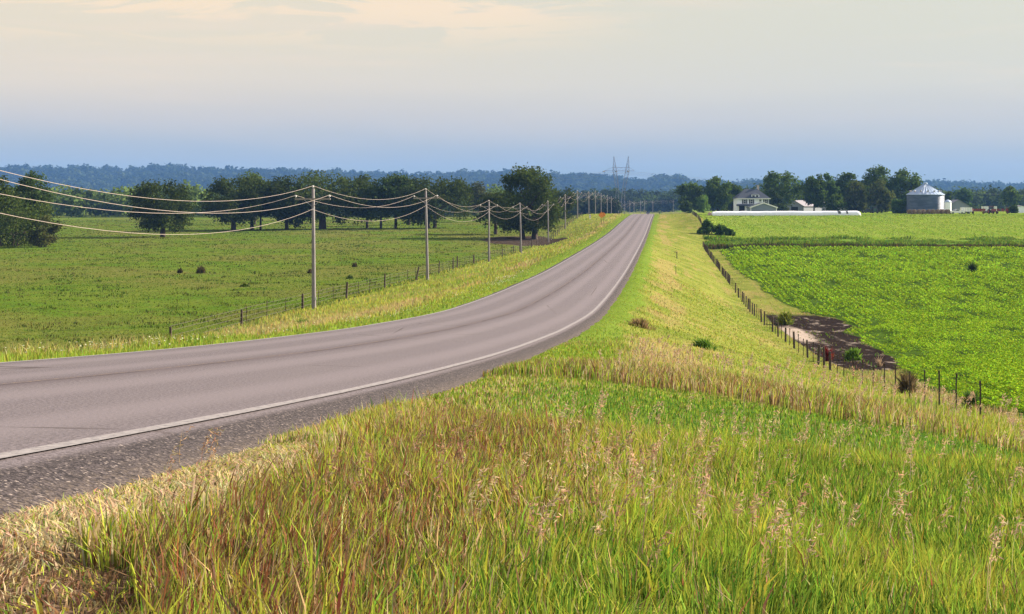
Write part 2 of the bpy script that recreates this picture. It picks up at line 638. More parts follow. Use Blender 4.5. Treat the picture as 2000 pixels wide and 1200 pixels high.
# ---------------------------------------------------------------- ground sheet
nq, ns = ZG.shape
gv = np.stack([XX, YY, ZG], -1).reshape(-1, 3)
ii, jj = np.meshgrid(np.arange(nq - 1), np.arange(ns - 1), indexing='ij')
k0 = (ii * ns + jj).ravel()
gf = np.stack([k0, k0 + ns, k0 + ns + 1, k0 + 1], 1)[:, ::-1]
fa = {'pale': np.exp(-((SS - 122) / 12) ** 2 - ((QQ - fence_q(SS) - 1.9) / 1.5) ** 2), 'thatch': (1 - sst(SS, 7.5, 10)) * (QQ > 3.5) * (1 - 0.75 * sst(QQ - EDGE, 1.2, 2.4)), 'lush': strips(SS, QQ)[0] * (np.abs(QQ) < 22), 'tanstrip': strips(SS, QQ)[1] * (np.abs(QQ) < 22), 'pasture': m_pasture(SS, QQ), 'crop': m_crop(SS, QQ), 'hay': m_hay(SS, QQ), 'ditch': m_ditch(SS, QQ), 'mud': m_mud(SS, QQ),
      'dirt': m_dirt(SS, QQ), 'swale': sst(SS, 13.2, 14.4) * (1 - sst(SS, 20.0, 22.0)) * (QQ > 4.9)}

gm = bpy.data.materials.new('ground_cover')
gm.use_nodes = True
t = NT(gm.node_tree)
pos = t.node('ShaderNodeNewGeometry').outputs['Position']
# coordinates aligned with the road (x across, y along)
rp = t.mapping(pos, (1, 1, 1), (0, 0, RA))
nL = t.noise(pos, 0.035, 4.0, 0.55)
nM = t.noise(pos, 0.22, 4.0, 0.6)
nS = t.noise(pos, 1.6, 4.0, 0.65)
nXS = t.noise(pos, 9.0, 3.0, 0.6)
stretch = t.noise(t.mapping(rp, (1.0, 0.16, 1.0)), 0.55, 4.0, 0.6)


def soft(attr, k=0.55):
    a = t.math('ADD', t.attr(attr), t.math('MULTIPLY', t.math('SUBTRACT', nS, 0.5), k))
    return t.sstep(a, 0.35, 0.65)


# verge
verge = t.mix(t.sstep(nM, 0.35, 0.65), (0.105, 0.135, 0.022, 1), (0.18, 0.19, 0.042, 1))
verge = t.mix(t.math('MULTIPLY', t.sstep(stretch, 0.52, 0.66), 0.5), verge, (0.25, 0.18, 0.08, 1))
verge = t.mix(t.math('MULTIPLY', t.sstep(nXS, 0.45, 0.7), 0.45), verge, (0.06, 0.065, 0.017, 1))
# pasture
pas = t.mix(t.sstep(nM, 0.36, 0.64), (0.065, 0.120, 0.012, 1), (0.10, 0.135, 0.02, 1))
pas = t.mix(t.math('MULTIPLY', t.sstep(nL, 0.42, 0.60), 0.6), pas, (0.125, 0.110, 0.035, 1))
pas = t.mix(t.math('MULTIPLY', t.sstep(t.noise(pos, 0.6, 4.0, 0.7), 0.5, 0.68), 0.6), pas, (0.055, 0.06, 0.018, 1))
pas = t.mix(t.math('MULTIPLY', t.sstep(nS, 0.5, 0.72), 0.5), pas, (0.045, 0.065, 0.012, 1))
pas = t.mix(t.math('MULTIPLY', t.sstep(nXS, 0.5, 0.75), 0.3), pas, (0.05, 0.065, 0.02, 1))
# crop soil / canopy floor
crop = t.mix(t.sstep(nS, 0.35, 0.65), (0.025, 0.045, 0.008, 1), (0.055, 0.10, 0.012, 1))
# hay field
rows = t.node('ShaderNodeTexWave', wave_type='BANDS', bands_direction='X')
t.put(rows, 'Vector', rp)
t.put(rows, 'Scale', 0.055)
t.put(rows, 'Distortion', 2.0)
t.put(rows, 'Detail', 2.0)
hay = t.mix(t.sstep(nL, 0.35, 0.65), (0.115, 0.185, 0.018, 1), (0.145, 0.20, 0.026, 1))
hay = t.mix(t.math('MULTIPLY', t.sstep(rows.outputs[0], 0.3, 0.9), 0.35), hay, (0.19, 0.225, 0.045, 1))
hay = t.mix(t.math('MULTIPLY', t.sstep(nM, 0.5, 0.7), 0.3), hay, (0.09, 0.145, 0.02, 1))
ditch = t.mix(t.sstep(nM, 0.42, 0.6), (0.10, 0.17, 0.022, 1), (0.05, 0.10, 0.014, 1))
mud = t.mix(t.sstep(t.noise(t.mapping(rp, (1, 0.35, 1)), 0.8, 5.0, 0.65), 0.53, 0.66), (0.018, 0.014, 0.013, 1), (0.24, 0.20, 0.17, 1))
mud = t.mix(t.sstep(nS, 0.42, 0.6), mud, (0.022, 0.016, 0.014, 1))
mud = t.mix(t.sstep(t.math('ADD', t.attr('pale'), t.math('MULTIPLY', t.math('SUBTRACT', nS, 0.5), 1.1)), 0.40, 0.72), mud, (0.30, 0.245, 0.205, 1))
dirt = t.mix(t.sstep(nS, 0.35, 0.65), (0.026, 0.019, 0.015, 1), (0.06, 0.045, 0.033, 1))
swale = t.mix(nS, (0.035, 0.075, 0.012, 1), (0.07, 0.13, 0.02, 1))
verge = t.mix(t.math('MULTIPLY', soft('lush'), 0.8), verge, t.mix(nM, (0.075, 0.135, 0.016, 1), (0.12, 0.18, 0.026, 1)))
verge = t.mix(t.math('MULTIPLY', soft('tanstrip'), 0.5), verge, t.mix(nM, (0.26, 0.18, 0.085, 1), (0.20, 0.15, 0.06, 1)))
verge = t.mix(soft('thatch'), verge, t.mix(nXS, (0.045, 0.030, 0.020, 1), (0.16, 0.105, 0.07, 1)))
colr = verge
colr = t.mix(soft('swale'), colr, swale)
colr = t.mix(soft('pasture'), colr, pas)
colr = t.mix(soft('crop', 0.3), colr, crop)
colr = t.mix(soft('ditch'), colr, ditch)
colr = t.mix(soft('hay', 0.4), colr, hay)
colr = t.mix(soft('mud', 0.4), colr, mud)
colr = t.mix(soft('dirt'), colr, dirt)
gb = t.node('ShaderNodeBsdfPrincipled')
t.put(gb, 'Base Color', colr)
t.put(gb, 'Roughness', 0.95)
t.put(gb, 'Specular IOR Level', 0.0)
bp = t.node('ShaderNodeBump')
t.put(bp, 'Strength', 0.8)
t.put(bp, 'Distance', 0.25)
t.put(bp, 'Height', t.math('ADD', nS, t.math('MULTIPLY', nXS, 0.35)))
t.put(gb, 'Normal', bp.outputs[0])
go = t.node('ShaderNodeOutputMaterial')
t.put(go, 0, gb.outputs[0])
tag(link('ground', raw_mesh('ground', gv, [gf], [gm], smooth=True, fattr=fa)), 'rolling green farmland on both sides of the road', 'ground', kind='structure')

# ---------------------------------------------------------------- road
def strip(name, q0, q1, s0, s1, zoff, m, nqd=2, kind='structure', label=None, wob=0.0, seed=0, parent=None):
    s = steps([(s0, min(s1, 120), 0.8), (min(s1, 120), s1, 4)]) if s1 > 120 else steps([(s0, s1, 0.8)])
    qs = np.linspace(q0, q1, nqd)
    S_, Q_ = np.meshgrid(s, qs)
    if wob:
        edge = np.zeros_like(Q_)
        edge[0] = (vnoise(s, s * 0, 1.3, seed) - 0.5) * wob
        edge[-1] = (vnoise(s, s * 0 + 40, 1.3, seed) - 0.5) * wob
        Q_ = Q_ + edge
    x_, y_ = xy(S_, Q_)
    crown = -0.012 * np.abs(Q_)
    z_ = road_z(S_.ravel()).reshape(S_.shape) + CZ + crown + zoff
    drop = sst(np.abs(Q_), EDGE - 0.4, EDGE + 0.12) * 0.14
    z_ = z_ - drop
    v = np.stack([x_, y_, z_], -1).reshape(-1, 3)
    n = len(s)
    a, b = np.meshgrid(np.arange(len(qs) - 1), np.arange(n - 1), indexing='ij')
    k = (a * n + b).ravel()
    f = np.stack([k, k + n, k + n + 1, k + 1], 1)[:, ::-1]
    uvs = np.stack([Q_.ravel(), S_.ravel()], 1)
    o = link(name, raw_mesh(name, v, [f], [m], smooth=True, uv=uvs), parent)
    if kind:
        tag(o, label, name.replace('_', ' '), kind=kind)
    return o


am = bpy.data.materials.new('asphalt')
am.use_nodes = True
t = NT(am.node_tree)
uvn = t.node('ShaderNodeUVMap').outputs[0]
su = t.node('ShaderNodeSeparateXYZ')
t.put(su, 0, uvn)
qn, sn_ = su.outputs[0], su.outputs[1]
aq = t.math('ABSOLUTE', qn)
grain = t.noise(uvn, 30.0, 3.0, 0.8)
grain2 = t.noise(uvn, 11.0, 3.0, 0.7)
patch = t.noise(t.mapping(uvn, (1.0, 0.07, 1)), 1.1, 4.0, 0.6)
base = t.mix(t.sstep(grain, 0.36, 0.64), (0.056, 0.048, 0.053, 1), (0.150, 0.129, 0.140, 1))
base = t.mix(t.math('MULTIPLY', t.sstep(patch, 0.35, 0.7), 0.35), base, (0.118, 0.102, 0.106, 1))
# polished wheel paths, lighter; darker oil strip and centre joint
wp = t.math('ABSOLUTE', t.math('SUBTRACT', t.math('ABSOLUTE', t.math('SUBTRACT', aq, 1.8)), 0.85))
base = t.mix(t.math('MULTIPLY', t.sstep(wp, 0.55, 0.1), 0.5), base, (0.152, 0.131, 0.141, 1))
joint = t.math('ABSOLUTE', t.math('ADD', qn, t.math('MULTIPLY', t.math('SUBTRACT', t.noise(t.mapping(uvn, (0, 1, 0)), 0.8, 4.0), 0.5), 0.09)))
base = t.mix(t.math('MULTIPLY', t.sstep(joint, 0.45, 0.03), 0.55), base, (0.062, 0.048, 0.053, 1))
base = t.mix(t.math('MULTIPLY', t.sstep(joint, 0.035, 0.012), t.sstep(t.noise(t.mapping(uvn, (0, 1, 0)), 0.22, 2.0), 0.38, 0.55)), base, (0.03, 0.024, 0.024, 1))
fade = t.math('MULTIPLY', t.sstep(t.math('ABSOLUTE', t.math('SUBTRACT', qn, -0.10)), 0.05, 0.03), t.math('MULTIPLY', t.sstep(grain2, 0.5, 0.65), 0.5))
base = t.mix(fade, base, (0.36, 0.24, 0.10, 1))
# cracks
vor = t.node('ShaderNodeTexVoronoi', feature='DISTANCE_TO_EDGE')
t.put(vor, 'Vector', t.mapping(uvn, (0.10, 0.05, 1)))
t.put(vor, 'Scale', 1.6)
crack = t.math('MULTIPLY', t.sstep(vor.outputs['Distance'], 0.0045, 0.0015), t.sstep(patch, 0.45, 0.6))
base = t.mix(t.math('MULTIPLY', crack, 0.85), base, (0.05, 0.04, 0.04, 1))
# chip-seal shoulder: dark with pale stones
stone = t.node('ShaderNodeTexVoronoi')
t.put(stone, 'Vector', uvn)
t.put(stone, 'Scale', 75.0)
stc = t.node('ShaderNodeSeparateColor')
t.put(stc, 0, stone.outputs['Color'])
sh = t.mix(t.sstep(stc.outputs[0], 0.35, 0.95), (0.020, 0.017, 0.019, 1), (0.078, 0.065, 0.067, 1))
sh = t.mix(t.sstep(stc.outputs[1], 0.93, 0.99), sh, (0.24, 0.20, 0.18, 1))
sh = t.mix(t.math('MULTIPLY', t.sstep(grain2, 0.4, 0.75), 0.5), sh, (0.045, 0.038, 0.038, 1))
shf = t.sstep(t.math('ADD', aq, t.math('MULTIPLY', t.math('SUBTRACT', grain2, 0.5), 0.12)), 3.62, 3.74)
sh = t.mix(t.math('MULTIPLY', t.sstep(t.math('ADD', aq, t.math('MULTIPLY', t.math('SUBTRACT', grain2, 0.5), 0.5)), EDGE - 0.16, EDGE + 0.16), t.sstep(grain, 0.42, 0.6, 0.0, 0.7)), sh, (0.14, 0.11, 0.085, 1))
base = t.mix(shf, base, sh)
ab = t.node('ShaderNodeBsdfPrincipled')
t.put(ab, 'Base Color', base)
t.put(ab, 'Roughness', 0.9)
t.put(ab, 'Specular IOR Level', 0.12)
bp = t.node('ShaderNodeBump')
t.put(bp, 'Strength', 0.6)
t.put(bp, 'Distance', 0.012)
t.put(bp, 'Height', t.math('MULTIPLY_ADD', stc.outputs[0], t.math('MULTIPLY', shf, 1.5), grain))
t.put(ab, 'Normal', bp.outputs[0])
ao = t.node('ShaderNodeOutputMaterial')
t.put(ao, 0, ab.outputs[0])
strip('road', -EDGE - 0.12, EDGE + 0.12, -70, 760, 0.0, am, 29, label='two lane grey asphalt road dipping through the valley', wob=0.25, seed=4)

lm = bpy.data.materials.new('worn_white_line')
lm.use_nodes = True
t = NT(lm.node_tree)
uvn = t.node('ShaderNodeUVMap').outputs[0]
ln = t.noise(uvn, 14.0, 4.0, 0.75)
lb = t.node('ShaderNodeBsdfPrincipled')
t.put(lb, 'Base Color', t.mix(t.sstep(ln, 0.42, 0.66), (0.23, 0.212, 0.212, 1), (0.12, 0.112, 0.118, 1)))
t.put(lb, 'Roughness', 0.9)
t.put(lb, 'Specular IOR Level', 0.1)
lo = t.node('ShaderNodeOutputMaterial')
t.put(lo, 0, lb.outputs[0])
strip('road_edge_line', 3.46, 3.60, -40, 700, 0.005, lm, 2, label='worn white line along the right edge of the road', wob=0.035, seed=8)
strip('road_edge_line', -3.60, -3.46, -40, 700, 0.005, lm, 2, label='worn white line along the left edge of the road', wob=0.035, seed=9)

# gravel drive leaving the road beyond the crest towards the farm
gd = mat('drive_gravel', (0.36, 0.30, 0.26), 0.95, 0.25, 2.0, 0.1)
pts = []
for px, D in [(1268, 596), (1285, 600), (1305, 606), (1330, 604), (1380, 600), (1450, 585), (1540, 570)]:
    p = at(px, D, 0.05)
    pts.append(p)
vv, ff = [], []
for i, p in enumerate(pts):
    for k in (-3.4, 3.4):
        vv.append((p.x, p.y + k, float(ground(p.x, p.y + k)) + 0.12))
    if i:
        ff.append((2 * i - 2, 2 * i, 2 * i + 1, 2 * i - 1))
tag(link('gravel_drive', raw_mesh('gravel_drive', vv, [np.array(ff)], [gd])), 'pale gravel drive leaving the road at the crest', 'drive', kind='structure')

# ---------------------------------------------------------------- trees
def leaf_cards(centres, normals, size, aspect=0.62):
    """one bent diamond per leaf spray: 4 verts"""
    n = len(centres)
    nr = normals / (np.linalg.norm(normals, axis=1)[:, None] + 1e-9)
    r = rng.normal(size=(n, 3))
    a = np.cross(nr, r)
    a /= np.linalg.norm(a, axis=1)[:, None] + 1e-9
    b = np.cross(nr, a)
    s = np.asarray(size).reshape(-1, 1) * np.ones((n, 1))
    v = np.empty((n, 4, 3))
    v[:, 0] = centres - a * s
    v[:, 1] = centres - b * s * aspect + nr * s * 0.15
    v[:, 2] = centres + a * s
    v[:, 3] = centres + b * s * aspect + nr * s * 0.15
    f = np.arange(n * 4).reshape(n, 4)
    return v.reshape(-1, 3), f


def crown_mesh(name, clumps, radii, per, leaf, col, colvar=0.25, squash=0.8):
    """clumps (k,3) centres; leaves spread through each clump's volume, more towards its skin"""
    k = len(clumps)
    idx = np.repeat(np.arange(k), per)
    n = len(idx)
    d = rng.normal(size=(n, 3))
    d /= np.linalg.norm(d, axis=1)[:, None]
    rr = rng.random(n) ** 0.45
    ragged = 1.0 + 0.35 * rng.normal(size=n) * (rng.random(n) < 0.25)
    off_ = d * (rr * ragged * radii[idx])[:, None]
    off_[:, 2] *= squash
    c_ = clumps[idx] + off_
    nrm = d * 0.8 + rng.normal(size=(n, 3)) * 0.7 + np.array([0, 0, 0.3])
    v, f = leaf_cards(c_, nrm, leaf * (0.6 + 0.8 * rng.random(n)))
    cl = np.asarray(col)[None, :] * (1 + colvar * (rng.random((k, 1)) - 0.5) * 1.6)[idx] * (1 + colvar * (rng.random((n, 1)) - 0.5) * 1.4)
    cl = cl * (1 + (rng.random((n, 1)) - 0.6) * np.array([[0.3, 0.0, 0.15]]))
    return raw_mesh(name, v, [f], [M_LEAF], cols=np.repeat(cl, 4, axis=0))


def crown_clumps(h, wid, bottom, k, shape='oak', lobes=0):
    """clump centres inside a crown envelope; origin at tree base"""
    ch = h - bottom
    out = []
    tries = 0
    ph = rng.random(6) * 6.28
    while len(out) < k and tries < 20000:
        tries += 1
        p = rng.uniform(-1, 1, 3)
        r = math.hypot(p[0], p[1])
        zt = (p[2] + 1) / 2
        a = math.atan2(p[1], p[0])
        wob = 1 + 0.16 * math.sin(2 * a + ph[0]) + 0.13 * math.sin(3 * a + ph[1]) + 0.10 * math.sin(7 * zt + ph[2])
        if shape == 'oak':
            lim = (1 - max(0, (zt - 0.32) / 0.68) ** 2.1) ** 0.5 * (0.72 + 0.28 * min(1, zt / 0.3))
        elif shape == 'tall':
            lim = (math.sin(math.pi * min(1, 0.12 + zt * 0.88)) ** 0.55) * (1 - 0.25 * zt)
        elif shape == 'cone':
            lim = (1 - zt) ** 0.8 + 0.05
        else:                                   # round / shrub
            lim = math.sqrt(max(0, 1 - (zt * 1.25 - 0.25) ** 2)) if zt > 0.2 else 0.97
        lim *= wob
        if r > lim:
            continue
        if r < lim * 0.45 and rng.random() < 0.55 and zt < 0.7:
            continue
        out.append((p[0] * wid / 2 * 0.88, p[1] * wid / 2 * 0.88, bottom + zt * ch * 0.93 + 0.03 * ch))
    return np.array(out)


def tree(name, label, cat, px, D, top, wid_px, bottom_px=None, base=None, shape='oak', k=60, per=80, leaf=None, col=(0.045, 0.055, 0.02),
         trunks=1, trunk_r=None, group=None, dens=1.0, lean=0.0, sink=0.0):
    p = at(px, D)
    h = (CZ - (top - HY) / F * D) - p.z
    wid = wid_px / F * D
    zb = ((CZ - (bottom_px - HY) / F * D) - p.z) if bottom_px else h * 0.25
    zb = max(zb, 0.2)
    root = thing(name, label, cat, (p.x, p.y, p.z - 0.05), 0, group)
    cl = crown_clumps(h, wid, zb, k, shape)
    cl[:, 0] += lean * cl[:, 2]
    rad = (wid * 0.5 + (h - zb) * 0.5) * 0.5 * (0.24 + 0.16 * rng.random(len(cl))) * (60.0 / k) ** 0.33 * dens
    cl[:, 2] = np.minimum(cl[:, 2], h - rad * 0.75)
    lf = leaf or max(0.17, 0.00085 * D)
    if group == 'trees round the farmstead':
        col = (col[0] * 1.2, col[1] * 1.35, col[2])
    link('crown', crown_mesh('crown', cl, rad, per, lf, col), root)
    mb = MB()
    tr = trunk_r or max(0.16, wid * 0.034)
    for q in range(trunks):
        a0 = rng.uniform(0, 6.28)
        bx, by = (0, 0) if trunks == 1 else (math.cos(a0 + q * 2.2) * wid * 0.08, math.sin(a0 + q * 2.2) * wid * 0.08)
        ft = zb + (h - zb) * 0.25
        tip = np.array([bx * 1.8 + rng.normal() * 0.2, by * 1.8, ft])
        mb.tube([(bx, by, -0.3), (bx, by, 0.25), (bx * 1.1, by * 1.1, ft * 0.5), tip], [tr * 1.5, tr * 1.1, tr * 0.92, tr * 0.75], 8)
        for _ in range(6 if trunks == 1 else 4):
            e = cl[rng.integers(len(cl))]
            mid = tip * 0.5 + e * 0.5 + np.array([0, 0, -0.08 * (h - zb)])
            st = tip + np.array([0, 0, -rng.random() * 0.3 * max(ft - zb * 0.6, 0.1)])
            mb.tube([st, mid, e], [tr * 0.5, tr * 0.32, tr * 0.1], 6)
    mb.build('trunk', M_BARK, root, smooth=True)
    return root


OAK = (0.041, 0.056, 0.013)
OAK2 = (0.055, 0.076, 0.017)
BRN = (0.062, 0.066, 0.020)
GRN = (0.055, 0.085, 0.024)
LGT = (0.085, 0.125, 0.030)

G_P = 'trees standing in the pasture'
tree('bushy_tree', 'dark multi-stemmed bushy tree at the left edge of the pasture', 'tree', 18, 282, 372, 215, 478, shape='round', k=80, per=90, col=OAK2, trunks=4, trunk_r=0.16, group=G_P)
tree('bush', 'low brownish bush with bare stems right of the bushy tree at the left edge', 'bush', 86, 276, 418, 66, 480, shape='round', k=34, per=60, col=BRN, trunks=4, trunk_r=0.08, group=G_P, dens=0.85)
tree('tall_tree', 'tall green tree rising behind the bushy tree at the left edge', 'tree', 62, 292, 331, 82, 430, shape='tall', k=60, per=90, col=GRN, group=G_P)
tree('tall_tree', 'tall dark tree cut off by the left edge of the photo', 'tree', -2, 286, 338, 75, 440, shape='tall', k=60, per=80, col=OAK2, group=G_P)
tree('oak_tree', 'lone round oak standing apart from the row, broad shadow at its foot', 'tree', 318, 336, 350, 146, 446, k=90, per=110, col=OAK, group=G_P)
tree('oak_tree', 'broad oak at the left end of the pasture row', 'tree', 456, 392, 343, 139, 435, k=80, per=95, col=OAK, group=G_P)
tree('oak_tree', 'oak with a high crown second from the left end of the row', 'tree', 492, 402, 336, 105, 431, k=60, per=95, col=OAK2, group=G_P)
tree('tall_tree', 'bright green treetop showing above the left oaks', 'tree', 498, 470, 331, 52, 400, shape='tall', k=36, per=70, col=LGT, group=G_P)
tree('oak_tree', 'slim oak with a bare straight trunk left of the largest row oak', 'tree', 509, 398, 352, 59, 419, k=34, per=80, col=OAK, group=G_P)
tree('oak_tree', 'dark oak touching the left side of the largest row oak', 'tree', 560, 399, 338, 105, 435, k=60, per=95, col=OAK, group=G_P)
tree('oak_tree', 'largest oak of the row with a thick pale trunk behind the nearest pole', 'tree', 630, 404, 331, 192, 435, k=110, per=110, col=OAK2, trunk_r=1.0, group=G_P)
tree('oak_tree', 'narrow two-topped oak right of the largest row oak', 'tree', 717, 408, 337, 71, 427, k=46, per=90, col=OAK2, group=G_P, shape='tall')
tree('oak_tree', 'upright greenish oak between the two nearest poles', 'tree', 744, 404, 345, 68, 423, k=44, per=90, col=GRN, group=G_P)
tree('oak_tree', 'rounded green oak left of the second pole with a red-brown trunk', 'tree', 773, 406, 338, 80, 431, k=50, per=95, col=GRN, group=G_P)
tree('oak_tree', 'smaller oak standing deeper in the pasture behind the second pole', 'tree', 799, 440, 344, 68, 425, k=40, per=85, col=OAK, group=G_P)
tree('oak_tree', 'spreading oak with a forked trunk just behind the second pole', 'tree', 848, 404, 342, 148, 431, k=85, per=100, col=OAK, trunks=2, trunk_r=0.55, group=G_P)
tree('tall_tree', 'greyish thin-topped tree behind the gap before the great oak', 'tree', 938, 475, 351, 57, 415, shape='tall', k=32, per=60, col=(0.06, 0.07, 0.035), group=G_P)
tree('oak_tree', 'low dark oak leaning against the left side of the great oak', 'tree', 968, 362, 372, 96, 440, k=50, per=90, col=OAK, group=G_P)
tree('oak_tree', 'great green oak beside the pole line, tallest tree of the pasture', 'tree', 1032, 340, 323, 157, 448, k=120, per=120, col=OAK2, trunks=3, trunk_r=0.62, group=G_P)
tree('oak_tree', 'dark oak low behind the right side of the great oak', 'tree', 1090, 452, 366, 71, 425, k=40, per=80, col=OAK, group=G_P)

G_F = 'trees round the farmstead'
FD = 560
tree('tree', 'round brownish tree at the left end of the farm grove', 'tree', 1348, 585, 355, 56, 408, k=46, per=80, col=OAK2, group=G_F, shape='round')
tree('tree', 'small pale green tree at the foot of the left farm trees', 'tree', 1374, 560, 380, 28, 412, k=26, per=60, col=LGT, group=G_F, shape='round')
tree('bush', 'low blue-green bush below the left end of the farm grove', 'bush', 1340, 566, 392, 26, 414, k=20, per=60, col=OAK, group=G_F, shape='round')
tree('tree', 'tall dark tree with a ragged top left of the farmhouse', 'tree', 1402, 580, 341, 66, 406, k=64, per=85, col=OAK2, group=G_F, shape='tall')
tree('tree', 'rounded dark tree touching the farmhouse on its left', 'tree', 1430, 586, 355, 52, 408, k=44, per=85, col=OAK, group=G_F)
tree('tree', 'tall open-crowned tree right behind the farmhouse', 'tree', 1524, 566, 329, 96, 396, k=60, per=70, col=OAK2, group=G_F, dens=0.85, trunk_r=0.6)
tree('conifer', 'dark conical evergreen between farmhouse and barn', 'tree', 1511, 548, 368, 52, 411, shape='cone', k=46, per=70, col=(0.032, 0.042, 0.018), group=G_F)
tree('tree', 'narrow column-like tree right of the barn roof', 'tree', 1590, 556, 335, 44, 404, shape='tall', k=50, per=80, col=OAK2, group=G_F)
tree('tree', 'slender thin-leaved tree beside the column-like tree', 'tree', 1618, 560, 338, 32, 402, shape='tall', k=34, per=55, col=GRN, group=G_F, dens=0.85)
tree('tree', 'low grey-green tree left of the big farm grove', 'tree', 1630, 546, 380, 40, 412, shape='round', k=30, per=70, col=OAK2, group=G_F)
tree('tree', 'dark broad tree at the left side of the big grove', 'tree', 1660, 584, 336, 72, 405, k=60, per=85, col=OAK, group=G_F)
tree('tree', 'highest tree in the middle of the big grove', 'tree', 1714, 590, 319, 66, 400, k=64, per=80, col=OAK2, group=G_F, shape='tall')
tree('tree', 'tall tree with loose leafy boughs beside the grain bin', 'tree', 1768, 588, 325, 70, 400, k=60, per=80, col=OAK2, group=G_F)
tree('tree', 'olive-green lower tree in front of the big grove, left', 'tree', 1672, 556, 353, 52, 410, k=44, per=80, col=BRN, group=G_F, shape='round')
tree('tree', 'olive-green lower tree in front of the big grove, right', 'tree', 1722, 552, 348, 50, 410, k=44, per=80, col=BRN, group=G_F, shape='round')
tree('tree', 'small round tree against the left wall of the grain bin', 'tree', 1757, 534, 386, 28, 415, k=28, per=70, col=GRN, group=G_F, shape='round')
tree('tree', 'hazy green tree behind the red machinery', 'tree', 1880, 760, 366, 32, 402, k=30, per=60, col=GRN, group=G_F, shape='round')
tree('tree', 'dark pointed tree near the right edge of the farmyard', 'tree', 1974, 700, 361, 36, 404, k=34, per=65, col=OAK2, group=G_F, shape='tall')
tree('bush', 'small dark round bush between the white trailers', 'bush', 1977, 528, 399, 20, 416, k=16, per=60, col=OAK, group=G_F, shape='round')
tree('bush', 'low bush at the right foot of the grain bin yard', 'bush', 1850, 640, 372, 22, 405, k=18, per=60, col=OAK, group=G_F, shape='round')

# shrubs and weeds
tree('shrub', 'wide dark green shrub mound at the corner of the hay field', 'shrub', 1390, 322, 434, 62, 457, shape='round', k=30, per=80, col=(0.065, 0.115, 0.022), trunk_r=0.08, dens=0.72)
tree('shrub', 'upright leafy shoots sticking up from the wide shrub mound', 'shrub', 1380, 321, 427, 12, 446, shape='tall', k=12, per=45, col=(0.07, 0.12, 0.022), trunk_r=0.05)
tree('shrub', 'small dark green shrub beside the wide shrub mound', 'shrub', 1424, 321, 446, 22, 459, shape='round', k=16, per=60, col=(0.05, 0.085, 0.018), trunk_r=0.05)
# ---------------------------------------------------------------- distant hills and woods
SKY = np.array([(-400, 326), (-100, 328), (0, 330), (60, 329), (150, 325), (200, 330), (260, 333), (340, 327), (420, 333), (480, 334), (600, 335), (700, 336), (800, 339), (900, 340), (950, 337), (1000, 340),
                (1090, 344), (1130, 341), (1160, 342), (1210, 348), (1250, 352), (1300, 343), (1325, 345), (1345, 358), (1400, 356), (1480, 352), (1560, 356), (1650, 360),
                (1830, 357), (1900, 359), (2000, 363), (2200, 362), (2500, 360)], float)
HD = 4600.0


def hill_h(px, D):
    """height above datum of the wooded ridge at photo column px, depth D"""
    top = CZ + (HY - np.interp(px, SKY[:, 0], SKY[:, 1])) / F * HD - 25.0
    k = sst(D, 3000, HD) * (1 - 0.5 * sst(D, HD, 5600))
    g = CZ - 4.0
    return g + (top - g) * k + (vnoise(px / F * D, D, 260, 51) - 0.5) * 30 * k * (1 - sst(D, 4200, HD))


pxs = np.linspace(-420, 2420, 240)
ds = np.concatenate([np.linspace(2900, 4600, 24), np.linspace(4750, 5700, 6)])
PX, DD = np.meshgrid(pxs, ds, indexing='ij')
hv = np.stack([(PX - 1000) / F * DD, DD, hill_h(PX, DD)], -1).reshape(-1, 3)
a_, b_ = np.meshgrid(np.arange(len(pxs) - 1), np.arange(len(ds) - 1), indexing='ij')
k_ = (a_ * len(ds) + b_).ravel()
hm = mat('hill_floor', (0.03, 0.05, 0.016), 0.95, 0.3, 0.02, 0.05)
tag(link('hills', raw_mesh('hills', hv, [np.stack([k_, k_ + len(ds), k_ + len(ds) + 1, k_ + 1], 1)], [hm], smooth=True)), 'low wooded ridge along the horizon', 'hills', kind='structure')


def wood(name, label, n, pxr, dr, hr, wr, zfun, per, leaf, kcl, cols, seed, clear=None):
    px = rng.uniform(*pxr, n)
    D = np.sqrt(rng.uniform(dr[0] ** 2, dr[1] ** 2, n))
    x = (px - 1000) / F * D
    if clear is not None:
        keep = ~clear(px, D)
        px, D, x = px[keep], D[keep], x[keep]
    n = len(px)
    z = zfun(px, D, x)
    h = rng.uniform(*hr, n) * (0.75 + 0.5 * vnoise(x, D, 40, seed))
    wd = rng.uniform(*wr, n)
    allc, allr, alli = [], [], []
    u = rng.normal(size=(n, kcl, 3))
    u /= np.linalg.norm(u, axis=2)[:, :, None]
    u *= (rng.random((n, kcl, 1)) ** 0.4)
    c_ = np.empty((n, kcl, 3))
    c_[:, :, 0] = x[:, None] + u[:, :, 0] * wd[:, None] * 0.42
    c_[:, :, 1] = D[:, None] + u[:, :, 1] * wd[:, None] * 0.42
    c_[:, :, 2] = z[:, None] + h[:, None] * (0.52 + 0.40 * u[:, :, 2])
    rad = np.repeat(wd * 0.27, kcl)
    tint = np.asarray(cols)[rng.integers(len(cols), size=n)] * (0.75 + 0.5 * rng.random((n, 1)))
    tint = np.repeat(tint, kcl, axis=0)
    cc = c_.reshape(-1, 3)
    m = len(cc)
    idx = np.repeat(np.arange(m), per)
    d = rng.normal(size=(len(idx), 3))
    d /= np.linalg.norm(d, axis=1)[:, None]
    p = cc[idx] + d * (rad[idx] * rng.random(len(idx)) ** 0.4)[:, None]
    v, f = leaf_cards(p, d + rng.normal(size=d.shape) * 0.5 + np.array([0, 0, 0.3]), leaf * (0.6 + 0.8 * rng.random(len(idx))), 0.8)
    cl = tint[idx] * (0.8 + 0.4 * rng.random((len(idx), 1)))
    return tag(link(name, raw_mesh(name, v, [f], [M_LEAF], cols=np.repeat(cl, 4, axis=0))), label, 'woodland', kind='stuff')


